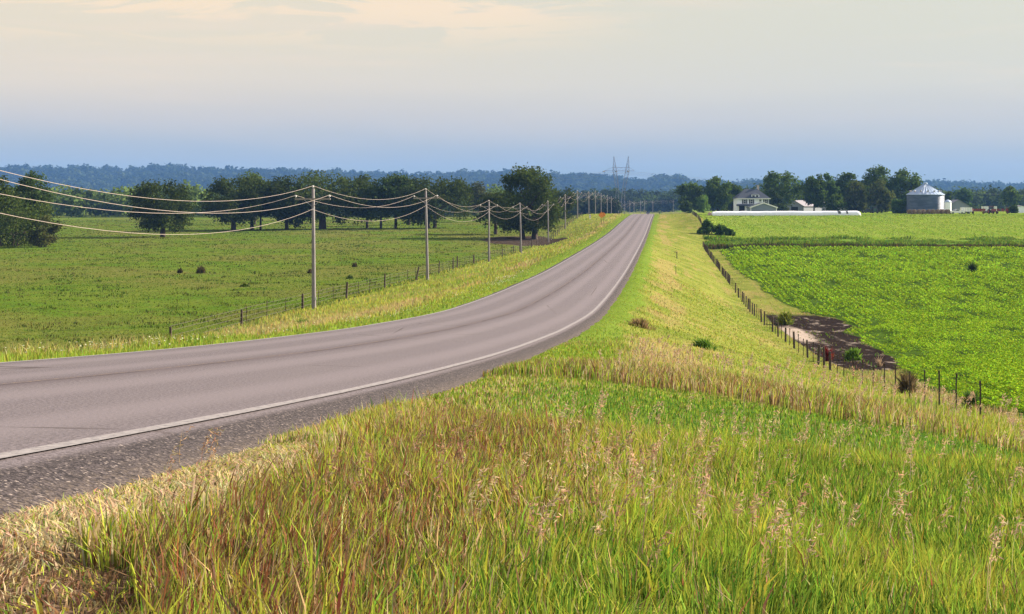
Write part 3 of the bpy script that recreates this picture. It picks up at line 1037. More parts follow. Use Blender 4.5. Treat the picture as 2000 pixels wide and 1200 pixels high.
gz = lambda px, D, x: ground(x, D)
wood('ridge_forest', 'hazy blue forest covering the far ridge', 3600, (-330, 2330), (3150, 4680), (20, 36), (32, 62), lambda px, D, x: hill_h(px, D) - 6.0, 14, 5.0, 10,
     [(0.030, 0.045, 0.016), (0.042, 0.058, 0.02), (0.022, 0.036, 0.014)], 61)
wood('pasture_wood', 'mixed green wood along the far edge of the pasture', 360, (-160, 985), (640, 800), (10.5, 14.5), (10, 17), gz, 22, 0.85, 12,
     [(0.085, 0.13, 0.03), (0.11, 0.16, 0.035), (0.065, 0.10, 0.028)], 62)
wood('valley_wood', 'dim mixed wood beyond the crest of the road', 210, (985, 1420), (1180, 1500), (13, 21), (13, 22), gz, 16, 1.3, 12,
     [(0.035, 0.055, 0.02), (0.05, 0.08, 0.024), (0.03, 0.042, 0.02)], 63)
wood('near_thicket', 'dark low thicket behind the poles left of the crest', 60, (1090, 1200), (760, 900), (7, 11), (8, 13), gz, 22, 0.9, 10,
     [(0.030, 0.042, 0.016), (0.038, 0.05, 0.018)], 64)
wood('farm_wood', 'green wood behind the farm buildings', 300, (1390, 2220), (900, 1150), (11, 17), (12, 20), gz, 18, 1.1, 12,
     [(0.045, 0.07, 0.022), (0.06, 0.09, 0.026), (0.035, 0.052, 0.02)], 65)

# ---------------------------------------------------------------- grasses (stuff)
def blades(name, label, x, y, z, h, wd, ang, lean, cols, kind='stuff', cat='grass', material=None, curl=0.6):
    """single grass blades, 5 verts each, as one mesh"""
    n = len(x)
    fa_ = rng.uniform(0, 2 * math.pi, n)             # facing of the flat side
    wx, wy = np.cos(fa_) * wd / 2, np.sin(fa_) * wd / 2
    lx, ly = np.cos(ang), np.sin(ang)
    hm_ = h * 0.55
    d1 = lean * h * 0.30
    d2 = lean * h
    zt = h * np.sqrt(np.clip(1 - (lean * curl) ** 2, 0.05, 1))
    v = np.empty((n, 5, 3))
    v[:, 0] = np.stack([x - wx * 0.7, y - wy * 0.7, z - 0.03], 1)
    v[:, 1] = np.stack([x + wx * 0.7, y + wy * 0.7, z - 0.03], 1)
    v[:, 2] = np.stack([x + lx * d1 + wx, y + ly * d1 + wy, z + zt * 0.58], 1)
    v[:, 3] = np.stack([x + lx * d1 - wx, y + ly * d1 - wy, z + zt * 0.58], 1)
    v[:, 4] = np.stack([x + lx * d2, y + ly * d2, z + zt], 1)
    b = np.arange(n) * 5
    quads = np.stack([b, b + 1, b + 2, b + 3], 1)
    tris = np.stack([b + 3, b + 2, b + 4], 1)
    me = raw_mesh(name, v.reshape(-1, 3), [quads, tris], [material or M_GRASS], cols=np.repeat(cols, 5, axis=0))
    return tag(link(name, me), label, cat, kind=kind)


def frustum(n, d0, d1, power=1.0, margin=140):
    """n points spread over the ground the photo sees (and a margin), thinning with distance"""
    u = rng.random(n)
    # pdf over D ~ D^(1-power)  (areal density ~ D^-power)
    e = 2.0 - power
    D = (d0 ** e + u * (d1 ** e - d0 ** e)) ** (1 / e) if abs(e) > 1e-6 else d0 * (d1 / d0) ** u
    px = rng.uniform(-margin, 2000 + margin, n)
    x = (px - 1000) / F * D
    return x, D, px


def pick(cols, w, mixf=0.0):
    """cols (k,3), w (n,k) weights -> (n,3) chosen at random, blended towards the local mean by mixf"""
    w = np.clip(w, 1e-6, None)
    cw = np.cumsum(w, axis=1)
    r = rng.random((len(w), 1)) * cw[:, -1:]
    c_ = np.asarray(cols)[(r > cw).sum(1)]
    mean = (w / cw[:, -1:]) @ np.asarray(cols)
    mf = np.asarray(mixf).reshape(-1, 1) * np.ones((len(w), 1))
    return c_ * (1 - mf) + mean * mf


C_YG, C_GR, C_DG, C_TAN, C_RED, C_STR, C_BR = (0.305, 0.335, 0.045), (0.185, 0.27, 0.032), (0.075, 0.15, 0.02), (0.40, 0.29, 0.15), (0.21, 0.095, 0.042), (0.48, 0.38, 0.22), (0.16, 0.105, 0.055)
PAL = np.array([C_YG, C_GR, C_DG, C_TAN, C_RED, C_STR, C_BR])


def jitter(c_, a=0.28):
    n = len(c_)
    return np.clip(c_ * (1 + a * (rng.random((n, 1)) * 2 - 1)) * (1 + 0.12 * rng.normal(size=(n, 3))), 0.004, 0.9)


def verge_right(n, d0, d1, power, wpx, name, label):
    x, y, px = frustum(n, d0, d1, power, 140 if d0 > 20 else 620)
    s, q = sq(x, y)
    rag = (vnoise(x, y, 0.9, 71) - 0.5) * 0.9
    n1, n2, n3 = vnoise(x, y, 1.3, 72), vnoise(x, y, 4.5, 73), vnoise(x, y, 0.5, 74)
    edge = EDGE + 0.0 + rag * (0.45 + 0.35 * (s < 14))
    ok = (q > edge) & (q < crop_edge(s) + 0.3) & (m_mud(s, q) < 0.5) & (m_ditch(s, q) < 0.5)
    ok &= (n3 > 0.16) | (s > 40)
    x, y, s, q, n1, n2, n3, px = [a[ok] for a in (x, y, s, q, n1, n2, n3, px)]
    z = ground(x, y)
    nearb = s < 13.4 + (n1 - 0.5) * 1.5
    sw = (~nearb) & (s < 22.0 - 0.55 * np.clip(q - 6.5, 0, 8) + (n2 - 0.5) * 3)
    de = q - EDGE                                     # distance from the pavement
    W = np.zeros((len(x), 7))
    # near bank: straw mat at the pavement, then russet, then yellow-green, then green
    straw = sst(1.15 - de + (n1 - 0.5) * 0.7 - 0.09 * np.abs(s - 5.5), 0, 0.4) * (1 - sst(s, 8, 10.5))
    brn = sst(1.3 - de + (n1 - 0.5) * 0.7 - sst(s, 4.5, 5.3) * 2, 0, 0.4)
    red = sst(1.0 - np.abs(de - 1.5) / 1.0 + (n1 - 0.5) * 0.7, 0, 0.8)
    gr = sst(de + (n2 - 0.5) * 2.2, 2.0, 3.6)
    W[:, 0] = 1.25 + 1.5 * sst(n1, 0.4, 0.7)
    W[:, 1] = 0.5 + 2.3 * gr
    W[:, 2] = 0.25 + 2.3 * gr * sst(n1, 0.62, 0.38)
    W[:, 3] = 0.45 * (1 - gr) + 0.12 + 0.8 * sst(s, 9.5, 12.5) * (1 - gr)
    W[:, 4] = 0.08 + 1.3 * red
    W[:, 5] = 0.06 + 9 * straw
    W[:, 6] = 0.25 + 1.5 * red + 9 * brn
    # swale: lush and short
    W[sw] = np.array([0.5, 3.0, 1.6, 0.25, 0.02, 0.05, 0.15])
    lf_ = sw & (de < 1.6)
    W[lf_] = np.array([0.6, 2.2, 0.8, 0.8, 0.1, 0.4, 0.5])
    # beyond: tan/brown drift against the swale, yellow-green above it, strips along the road
    by = (~nearb) & (~sw)
    t1 = sst(31 - s + (n2 - 0.5) * 8, 0, 6) * sst(12.5 - q, 0, 4)
    nb = vnoise(s * 0.12, q, 1.6, 77)
    gs_, tanr = strips(s, q)
    tanr = tanr * (0.6 + 0.4 * sst(n2, 0.35, 0.6))
    grn = gs_
    pb = vnoise(s * 0.28, q, 2.6, 78)
    pc = vnoise(s * 0.2, q, 1.5, 79)
    fb = sst(q - fence_q(s), 0.2, 1.0)
    Wb = np.stack([1.9 + 0 * s, 0.75 + 3.4 * grn + 2.6 * sst(pb, 0.52, 0.64), 0.15 + 0.9 * grn + 3.0 * sst(pb, 0.60, 0.70), 0.16 + 3.6 * tanr + 0.9 * t1 + 1.6 * sst(pc, 0.60, 0.72), 0.03 + 0.5 * t1, 0.12 + 1.0 * tanr + 0.4 * t1, 0.08 + 2.8 * t1 + 0.3 * tanr + 0.9 * sst(pc, 0.64, 0.74)], 1)
    fbk = fb > rng.random(len(s))
    Wb[fbk] = np.array([0.5, 0.4, 0.2, 1.8, 0.15, 0.5, 1.4])
    W[by] = Wb[by]
    far_ = sst(y, 18, 60)
    col = jitter(pick(PAL, W, 0.65 * far_), 0.25)
    h = (0.045 + 0.115 * rng.random(len(x))) * (0.35 + 0.8 * n2 + 0.65 * n1)
    h *= np.where(nearb, 0.95, 1.0)
    h = np.where(nearb & (straw > 0.3), 0.025 + 0.05 * rng.random(len(x)), h)
    h = np.where(nearb & (brn > 0.3), 0.015 + 0.035 * rng.random(len(x)), h)
    h *= np.where(sw, 0.45, 1.0)
    h *= np.where(by, 1.75 - 1.0 * far_, 1.0) * (1 - 0.55 * grn * by)
    h *= 0.35 + 0.65 * sst(de + 0.15, 0.0, 0.9)
    wd = np.maximum(0.0074 * (0.4 + 1.1 * rng.random(len(x)) ** 1.5), y / F * wpx * (0.6 + 0.8 * rng.random(len(x))))
    h *= 1 + 0.9 * by * sst(q - fence_q(s), -3.5, -0.5) * (1 - sst(s, 60, 110))
    h *= np.where(nearb & (rng.random(len(x)) < 0.06), 1.6, 1.0)
    clump = vnoise(x, y, 0.35, 75) * 12.6
    ang = clump + rng.normal(size=len(x)) * 0.9
    lean = np.clip(np.abs(rng.normal(size=len(x))) * 0.28 + 0.10, 0, 1.1)
    lean = np.where(nearb & ((straw > 0.3) | (brn > 0.3)), 0.6 + 1.0 * rng.random(len(x)), lean)
    blades(name, label, x, y, z, h, wd, ang, lean, col)


verge_right(350000, 2.6, 14.0, 0.35, 1.5, 'near_verge_grass', 'long yellow-green and russet grass in the foreground')
verge_right(290000, 13.0, 40.0, 0.8, 1.7, 'verge_grass', 'tan and yellow-green grass on the right verge')
verge_right(120000, 38.0, 150.0, 1.2, 1.5, 'verge_grass', 'yellow-green grass between the road and the right fence')
verge_right(60000, 140.0, 520.0, 1.6, 1.4, 'verge_grass', 'far yellow-green grass along the right verge')


def verge_left(n, d0, d1, power, wpx, label):
    x, y, px = frustum(n, d0, d1, power)
    s, q = sq(x, y)
    rag = (vnoise(x, y, 1.1, 81) - 0.5) * 0.8
    n1, n2 = vnoise(x, y, 1.5, 82), vnoise(s * 0.15, q, 1.8, 83)
    ok = (q < -EDGE - 0.1 - rag * 0.4) & (q > -21 + (n1 - 0.5) * 2) & (m_dirt(s, q) < 0.5)
    x, y, s, q, n1, n2 = [a[ok] for a in (x, y, s, q, n1, n2)]
    z = ground(x, y)
    de = -q - EDGE
    green, tan = strips(s, q)
    farr = sst(s, 60, 110)
    pb = vnoise(s * 0.2, q, 2.0, 84)
    tan = np.maximum(tan, (1 - farr) * sst(de, 2.4, 4.0) * 0.9)
    W = np.stack([1.5 + 0.9 * farr, 0.6 + 2.6 * green + 1.5 * sst(pb, 0.55, 0.66), 0.10 + 0.5 * green + 1.8 * sst(pb, 0.6, 0.7), 0.12 + 5.0 * tan, 0.03 + 0.2 * tan, 0.15 + 1.0 * tan, 0.08 + 0.5 * tan], 1)
    col = jitter(pick(PAL, W, 0.6), 0.2)
    h = (0.16 + 0.2 * rng.random(len(x))) * (0.6 + 0.8 * n1) * (1 - 0.6 * green)
    h *= 1 + 0.45 * tan
    wd = np.maximum(0.006, y / F * wpx * (0.6 + 0.8 * rng.random(len(x))))
    blades('verge_grass', label, x, y, z, h, wd, rng.uniform(0, 6.28, len(x)), np.clip(np.abs(rng.normal(size=len(x))) * 0.3 + 0.08, 0, 1), col)


verge_left(170000, 14.0, 110.0, 0.9, 1.5, 'bright green and tan grass along the near left verge')
verge_left(110000, 100.0, 560.0, 1.5, 1.4, 'yellow-green grass on the far left verge below the poles')

# pasture turf: short grazed tufts
x, y, px = frustum(330000, 42, 560, 1.45)
s, q = sq(x, y)
tuft = vnoise(x, y, 2.2, 91)
big = vnoise(x, y, 14, 92)
ok = (q < -19.6) & (m_dirt(s, q) < 0.5)
x, y, s, q, tuft, big = [a[ok] for a in (x, y, s, q, tuft, big)]
tall = sst(tuft, 0.58, 0.70)
W = np.stack([0.55 + 0 * x, 1.5 + 0 * x, 0.45 + 3.2 * tall, 0.15 + 0.9 * sst(big, 0.5, 0.64), 0 * x + 0.01, 0.04 + 0 * x, 0.15 + 1.0 * sst(big, 0.5, 0.64) + 1.1 * tall], 1)
PALP = PAL.copy()
PALP[0] = (0.125, 0.165, 0.022)
PALP[1] = (0.075, 0.14, 0.014)
PALP[2] = (0.04, 0.075, 0.012)
PALP[3] = (0.145, 0.12, 0.045)
PALP[5] = (0.2, 0.16, 0.08)
PALP[6] = (0.085, 0.065, 0.03)
col = jitter(pick(PALP, W, 0.6), 0.2)
h = (0.035 + 0.04 * rng.random(len(x))) * (1 + 2.6 * tall)
blades('pasture_turf', 'grazed green turf of the left pasture', x, y, ground(x, y), h, np.maximum(0.01, y / F * 1.8 * (0.6 + 0.8 * rng.random(len(x)))), rng.uniform(0, 6.28, len(x)),
       np.clip(np.abs(rng.normal(size=len(x))) * 0.4 + 0.2, 0, 1.2), col)

# bean crop in rows along the road
x, y, px = frustum(1250000, 48, 292, 1.45, 160)
s, q = sq(x, y)
rowq = np.round(q / 0.76) * 0.76
q = rowq + rng.normal(size=len(q)) * np.where(y > 150, 0.27, 0.205)
x, y = xy(s, q)
mc = m_crop(s, q)
nse = vnoise(x, y, 6.0, 101)
gap = vnoise(s * 0.35, q, 1.4, 102)
track = (np.abs(((q - 31.0) % 27.0) - 3) < 0.5) & (s > 150)
ok = (mc > 0.55) & (rng.random(len(x)) < sst(gap, 0.27, 0.58)) & ~(track & (rng.random(len(x)) < 0.75))
thin = m_crop(s, q - 2.0)
x, y, s, q, nse, thin, gap = [a[ok] for a in (x, y, s, q, nse, thin, gap)]
rq = np.abs(q - np.round(q / 0.76) * 0.76)
ch_ = (0.50 + 0.16 * nse) * (0.55 + 0.45 * thin) * np.clip(1 - (rq / 0.46) ** 2, 0.15, 1)
zz_ = ground(x, y) + ch_ * (0.45 + 0.6 * rng.random(len(x)) ** 0.6)
ls = np.maximum(0.055, y / F * 1.6) * (0.65 + 0.7 * rng.random(len(x)))
nrm = rng.normal(size=(len(x), 3)) * 0.55 + np.array([0, 0, 1.0])
v, f = leaf_cards(np.stack([x, y, zz_], 1), nrm, ls, 0.75)
c0 = np.where((rng.random((len(x), 1)) < 0.28), np.array([[0.10, 0.185, 0.012]]), np.array([[0.20, 0.315, 0.018]]))
cl = jitter(c0 * (0.85 + 0.35 * nse[:, None]) * (0.74 + 0.5 * vnoise(s * 0.6, q, 2.2, 103))[:, None], 0.22)
tag(link('bean_crop', raw_mesh('bean_crop', v, [f], [M_CROP], cols=np.repeat(cl, 4, axis=0))), 'bright green leafy bean crop in rows right of the fence', 'crop', kind='stuff')

# tall weeds in the ditch between bean field and hay field, and rough hay stubble
x, y, px = frustum(150000, 262, 325, 0.0, 140)
s, q = sq(x, y)
n1, n2 = vnoise(x, y, 5, 111), vnoise(x, y, 16, 112)
ok = (q > 15.5) & (s > 280 + (n1 - 0.5) * 2) & (s < 316) & ((s < 288) | (n1 > 0.42))
x, y, s, q, n1, n2 = [a[ok] for a in (x, y, s, q, n1, n2)]
bank = s < 284.5 + (n1 - 0.5) * 3
col = np.where(bank[:, None], pick(np.array([(0.05, 0.06, 0.015), (0.085, 0.06, 0.032), (0.035, 0.055, 0.012)]), np.ones((len(x), 3))),
               pick(np.array([(0.07, 0.145, 0.015), (0.11, 0.19, 0.02), (0.15, 0.20, 0.03)]), np.ones((len(x), 3))))
h = np.where(bank, 0.5 + 0.5 * n1, 0.2 + 0.55 * sst(n1, 0.45, 0.7)) * (0.6 + 0.8 * rng.random(len(x)))
blades('ditch_weeds', 'dark band of tall weeds in the ditch between the two right fields', x, y, ground(x, y), h, np.full(len(x), 0.2), rng.uniform(0, 6.28, len(x)), rng.uniform(0.1, 0.5, len(x)), jitter(col), cat='weeds')
x, y, px = frustum(90000, 305, 500, 1.0, 140)
s, q = sq(x, y)
ok = (q > 17.8) & (s > 309)
x, y = x[ok], y[ok]
n1 = vnoise(x, y, 9, 113)
col = pick(np.array([(0.14, 0.215, 0.022), (0.10, 0.175, 0.016), (0.19, 0.21, 0.045)]), np.stack([1 + 0 * x, 0.3 + 1.3 * sst(n1, 0.5, 0.65), 0.5 + 0 * x], 1))
blades('hay_grass', 'light green mown grass of the hay field', x, y, ground(x, y), rng.uniform(0.06, 0.16, len(x)), np.maximum(0.1, y / F * 1.8), rng.uniform(0, 6.28, len(x)), rng.uniform(0.2, 0.8, len(x)), jitter(col), cat='grass')

# tufts that survive on the bare patch
x, y, px = frustum(26000, 70, 165, 0.6, 60)
s, q = sq(x, y)
ok = (m_mud(s, q) > 0.5) & (vnoise(s * 0.25, q, 0.9, 121) > 0.60)
x, y = x[ok], y[ok]
blades('sparse_crop', 'thin struggling bean rows on the bare soil patch', x, y, ground(x, y), rng.uniform(0.08, 0.25, len(x)), np.full(len(x), 0.07), rng.uniform(0, 6.28, len(x)), rng.uniform(0.2, 0.9, len(x)),
       jitter(pick(np.array([C_DG, (0.10, 0.14, 0.03), (0.16, 0.12, 0.06)]), np.ones((len(x), 3)))), cat='crop')

# brome seed heads: a thin stem with a drooping bunch of spikelets
def seed_heads(n, d0, d1, qlo, qhi, label, hh=(0.42, 0.72), col=(0.42, 0.30, 0.20), slo=None, shi=None):
    x, y, px = frustum(n, d0, d1, 0.5, 100)
    s, q = sq(x, y)
    ok = (q > qlo) & (q < qhi) & (vnoise(x, y, 1.6, 131) > 0.42)
    if slo is not None:
        ok &= (s > slo) & (s < shi)
    x, y = x[ok], y[ok]
    m = len(x)
    z = ground(x, y)
    H = rng.uniform(*hh, m)
    ang = rng.normal(0.2, 1.0, m)
    ln = rng.uniform(0.05, 0.35, m)
    blades('seed_stalks', label, x, y, z, H, np.maximum(0.0035, y / F * 0.8), ang, ln, jitter(np.tile(np.array(col) * 0.9, (m, 1))))
    k = 34
    t_ = rng.random((m, k))
    hl = rng.uniform(0.10, 0.20, m)
    tx, ty, tz = x + np.cos(ang) * ln * H, y + np.sin(ang) * ln * H, z + H * np.sqrt(1 - (ln * 0.6) ** 2)
    droop = rng.uniform(0.1, 0.6, m)
    cx = tx[:, None] + np.cos(ang)[:, None] * (t_ - 0.7) * (hl * droop)[:, None] + rng.normal(size=(m, k)) * 0.012
    cy = ty[:, None] + np.sin(ang)[:, None] * (t_ - 0.7) * (hl * droop)[:, None] + rng.normal(size=(m, k)) * 0.012
    cz = tz[:, None] - (1 - t_) * hl[:, None] + rng.normal(size=(m, k)) * 0.005
    cen = np.stack([cx.ravel(), cy.ravel(), cz.ravel()], 1)
    nn = len(cen)
    dirv = np.stack([np.repeat(np.cos(ang), k) * 0.5 + rng.normal(size=nn) * 0.3, np.repeat(np.sin(ang), k) * 0.5 + rng.normal(size=nn) * 0.3, rng.uniform(-0.4, 1.0, nn)], 1)
    dirv /= np.linalg.norm(dirv, axis=1)[:, None]
    sd = np.cross(dirv, rng.normal(size=(nn, 3)))
    sd /= np.linalg.norm(sd, axis=1)[:, None]
    L = rng.uniform(0.011, 0.021, nn)[:, None]
    W_ = np.maximum(0.0036, np.repeat(y, k) / F * 0.8)[:, None]
    v = np.stack([cen - dirv * L, cen - sd * W_, cen + dirv * L, cen + sd * W_], 1).reshape(-1, 3)
    cl = jitter(np.tile(np.array(col), (nn, 1)))
    tag(link('seed_heads', raw_mesh('seed_heads', v, [np.arange(nn * 4).reshape(nn, 4)], [M_GRASS], cols=np.repeat(cl, 4, axis=0))), label.replace('stems', 'heads'), 'grass', kind='stuff')


seed_heads(300, 4.0, 13.0, 6.0, 11.5, 'tan drooping brome seed stems standing above the foreground grass', (0.26, 0.46), (0.44, 0.33, 0.20))
seed_heads(150, 4.5, 10.0, 5.3, 7.5, 'russet seed stems in the brown foreground grass', (0.25, 0.42), (0.33, 0.21, 0.13))
seed_heads(900, 18.0, 40.0, 6.0, 17.0, 'pale seed stems in the grass beyond the green swale', (0.45, 0.75), (0.45, 0.33, 0.22))
seed_heads(150, 6.0, 13.0, 4.15, 4.9, 'pale tan seed stems at the pavement edge', (0.15, 0.28), (0.36, 0.25, 0.15))

G_W = 'dark weed clumps in the pasture'


def tuft(name, label, cat, px, py, wpx, hpx, cols, n=260, group=None, wide=1.0):
    """one bunch of leaves and stalks growing from the ground, a single mesh"""
    D = depth_of(px, py)
    p = at(px, D)
    W_, H_ = wpx / F * D, hpx / F * D
    r = np.minimum(np.abs(rng.normal(size=n)) * 0.42, 0.85)
    a = rng.uniform(0, 6.28, n)
    x = np.cos(a) * r * W_ / 2
    y = np.sin(a) * r * W_ / 2
    h = H_ * (0.35 + 0.75 * rng.random(n)) * np.clip(1.1 - r * 0.8, 0.25, 1)
    ang = a + rng.normal(size=n) * 0.5
    lean = np.clip(r * 0.8 + rng.random(n) * 0.4, 0, 1.2)
    z = ground(x + p.x, y + p.y) - p.z
    wd = np.full(n, max(0.03, D / F * 1.8)) * wide * (0.5 + rng.random(n))
    c_ = np.asarray(cols)[rng.integers(len(cols), size=n)] * (0.75 + 0.5 * rng.random((n, 1)))
    o = blades(name, label, x, y, z, h, wd, ang, lean, c_, kind=None, cat=cat)
    o.location = p
    if group:
        o['group'] = group
    return o


W_BR = [(0.075, 0.06, 0.028), (0.055, 0.06, 0.022), (0.10, 0.075, 0.04)]
W_GR = [(0.05, 0.085, 0.018), (0.065, 0.11, 0.02), (0.04, 0.06, 0.016)]
tuft('weed_clump', 'larger brown weed clump of the pair in the left pasture', 'weed', 392, 534, 18, 16, W_BR, 260, G_W)
tuft('weed_clump', 'smaller weed clump left of the brown one in the pasture', 'weed', 352, 534, 10, 11, W_BR, 160, G_W)
tuft('weed_clump', 'brown weed clump just left of the nearest pole', 'weed', 606, 534, 13, 10, W_BR, 160, G_W)
tuft('weed_clump', 'small dark weed clump between the two nearest poles', 'weed', 693, 522, 11, 9, W_BR, 150, G_W)
tuft('weed_clump', 'low green weed clump below the two nearest poles', 'weed', 683, 545, 18, 8, W_GR, 180, G_W)
tuft('weed_clump', 'wide low green weed clump in the pasture left of the nearest pole', 'weed', 478, 560, 26, 7, W_GR, 160, G_W)
tuft('weed_clump', 'leafy green dock plants on the left verge below the nearest pole', 'weed', 590, 644, 62, 22, [(0.10, 0.18, 0.025), (0.13, 0.22, 0.03)], 420, None, 1.6)
tuft('shrub', 'yellow-green sapling bush by the pale bare soil at the fence', 'shrub', 1533, 634, 32, 28, [(0.19, 0.21, 0.03), (0.14, 0.18, 0.03)], 260, None, 2.0)
tuft('shrub', 'bright green leafy bush growing on the dark bare soil', 'shrub', 1666, 704, 36, 26, [(0.11, 0.21, 0.025), (0.14, 0.24, 0.03)], 320, None, 2.0)
tuft('weed_clump', 'brown seeding weed bush wrapped round a fence post', 'weed', 1772, 768, 36, 46, [(0.15, 0.11, 0.055), (0.10, 0.075, 0.04)], 420, None, 1.3)
tuft('weed_clump', 'dark green weed clump right of the last fence post', 'weed', 1897, 798, 28, 40, [(0.06, 0.12, 0.02), (0.08, 0.14, 0.03)], 340, None, 1.6)
tuft('weed_clump', 'tall dark weed standing alone in the bean field', 'weed', 1900, 533, 15, 22, W_GR, 220, None, 1.6)
tuft('weed_clump', 'dark red dock weed between two fence posts', 'weed', 1618, 706, 12, 30, [(0.17, 0.022, 0.02), (0.11, 0.015, 0.015)], 200, None, 1.3)
tuft('weed_clump', 'straw-coloured weed stalks at the end of the dark bare soil', 'weed', 1718, 716, 14, 26, [(0.34, 0.25, 0.16)], 40, None, 0.9)
tuft('weed_clump', 'brown dead grass clump on the right verge beside the road bend', 'weed', 1252, 640, 70, 20, [(0.26, 0.17, 0.09), (0.20, 0.14, 0.07), (0.18, 0.17, 0.05)], 420, None, 1.0)
tuft('weed_clump', 'dark green grass clump lower on the right verge', 'weed', 1375, 680, 52, 22, [(0.085, 0.17, 0.02), (0.12, 0.21, 0.03)], 420, None, 1.0)

# small white flowers along the left pavement edge
x, y, px = frustum(1300, 15, 130, 1.0)
s, q = sq(x, y)
q = -EDGE - 0.5 - rng.random(len(q)) * 1.9
x, y = xy(s, q)
ok = vnoise(s, q, 3.5, 141) > 0.56
x, y = x[ok], y[ok]
v, f = leaf_cards(np.stack([x, y, ground(x, y) + rng.uniform(0.12, 0.32, len(x))], 1), rng.normal(size=(len(x), 3)) * 0.4 + np.array([0, 0, 1.0]), np.maximum(0.025, y / F * 1.0), 1.0)
tag(link('white_wildflowers', raw_mesh('white_wildflowers', v, [f], [M_GRASS], cols=np.tile(np.array([0.45, 0.44, 0.30]), (len(x) * 4, 1)))), 'small white wildflowers along the left edge of the road', 'flowers', kind='stuff')

# ---------------------------------------------------------------- power line
POLES = [  # photo column, depth, height, lean, label
    (-106, 51.5, 8.2, 0.0, 'wooden utility pole just outside the left edge of the photo'),
    (613, 107.0, 9.15, -0.006, 'nearest grey utility pole, tallest in view, crossarm seen face on'),
    (835, 157.0, 9.8, -0.02, 'second utility pole from the camera, beside the leaning fence post'),
    (955, 214.0, 9.0, 0.0, 'third utility pole from the camera, dark post at its foot'),
    (1018, 262.0, 9.05, -0.025, 'slightly tilted utility pole in front of the great oak trunks'),
    (1071, 325.0, 9.2, -0.012, 'utility pole on the bank right of the great oak'),
    (1104, 383.0, 9.0, 0.0, 'darker utility pole left of the orange road sign, before the white marker'),
    (1128, 438.0, 8.6, 0.0, 'utility pole standing behind the pasture fence left of the white marker'),
    (1150, 500.0, 7.9, 0.0, 'utility pole directly above the white marker post'),
    (1163, 556.0, 9.0, 0.0, 'utility pole just left of the orange road sign'),
    (1174, 607.0, 8.9, 0.0, 'utility pole right above the orange road sign'),
    (1186, 674.0, 9.6, 0.0, 'utility pole near the crest, first right of the orange sign'),
    (1194, 726.0, 9.6, 0.0, 'last utility pole of the straight line before the crest'),
    (1208, 800.0, 8.4, 0.0, 'small utility pole under the lattice tower'),
    (1230, 880.0, 9.0, 0.0, 'distant utility pole left of the road at the crest'),
    (1238, 935.0, 8.6, 0.02, 'distant tilted utility pole at the left edge of the road crest'),
    (1251, 985.0, 9.2, 0.0, 'distant utility pole standing over the middle of the crest'),
    (1259, 1040.0, 10.0, 0.0, 'distant utility pole over the right half of the crest'),
    (1275, 1085.0, 9.8, 0.0, 'distant utility pole right of the road crest'),
    (1315, 1100.0, 9.4, 0.0, 'lone distant utility pole over the gravel drive'),
]
PH = 9.2


def make_pole(label, loc, rz):
    r = thing('utility_pole', label, 'utility pole', loc, rz, 'utility poles along the road')
    m = MB()
    m.tube([(0, 0, -0.5), (0, 0, 0.5), (0, 0, 5), (0, 0, PH)], [0.165, 0.16, 0.135, 0.105], 10)
    m.build('shaft', M_POLE, r, smooth=True)
    arm = MB().box((0, -0.16, PH - 0.78), (2.7, 0.11, 0.13)).build('crossarm', M_ARM, r)
    for sx in (-1, 1):
        MB().tube([(sx * 0.62, -0.19, PH - 0.86), (sx * 0.08, -0.17, PH - 1.32)], 0.02, 5).build('brace', M_STEEL, r)
    ins = [(0.05, (0, -0.0, PH))] + [(0.05, (sx * 1.28, -0.16, PH - 0.71)) for sx in (-1, 1)]
    prof = [(0.018, 0.0), (0.018, 0.08), (0.075, 0.09), (0.085, 0.13), (0.05, 0.15), (0.07, 0.17), (0.045, 0.23), (0.02, 0.24)]
    for _, c0 in ins:
        MB().lathe(prof, 8, c0).build('insulator', M_PORC, r, smooth=True)
    MB().tube([(0, -0.1, PH - 1.55), (0, -0.21, PH - 1.55)], 0.035, 6).box((0, -0.2, PH - 1.55), (0.09, 0.05, 0.13)).build('neutral_bracket', M_STEEL, r)
    return r


pole_info = []
proto_pole = None
for i, (px, D, hgt, lean, lab) in enumerate(POLES):
    p = at(px, D)
    nx_, pv = POLES[min(i + 1, len(POLES) - 1)], POLES[max(i - 1, 0)]
    a0 = Vector(((pv[0] - 1000) / F * pv[1], pv[1]))
    a1 = Vector(((nx_[0] - 1000) / F * nx_[1], nx_[1]))
    d = (a1 - a0).normalized()
    rz = math.atan2(-d.x, d.y)
    if proto_pole is None:
        o = proto_pole = make_pole(lab, p, rz)
    else:
        o = copy_thing(proto_pole, lab, p, rz)
    o.scale = (1, 1, hgt / PH)
    o.rotation_euler = (0, lean, rz)
    pole_info.append((o, hgt))
shaft0 = [c for c in pole_info[1][0].children if c.name.startswith('shaft')][0]
mt = MB().box((0.12, -0.12, 0.95), (0.16, 0.12, 0.22))
mt.build('meter_box', M_STEEL, pole_info[1][0])
bpy.context.view_layer.update()


def wire_obj(name, label, off, sag, rad):
    v, f, n = [], [], 5
    prev = None
    m = MB()
    for (o, hgt), (o2, h2) in zip(pole_info[:-1], pole_info[1:]):
        A = o.matrix_world @ Vector(off)
        B = o2.matrix_world @ Vector(off)
        L = (B - A).length
        sg = sag * (L / 55.0) ** 2
        k = 18 if A.y < 300 else 8
        pts = []
        for j in range(k + 1):
            u = j / k
            P = A.lerp(B, u)
            P.z -= 4 * sg * u * (1 - u)
            pts.append(P)
        m.tube(pts, rad, 5, cap=False)
    return tag(m.build(name, M_WIRE, smooth=True), label, 'power line', 'conductors strung along the pole line')


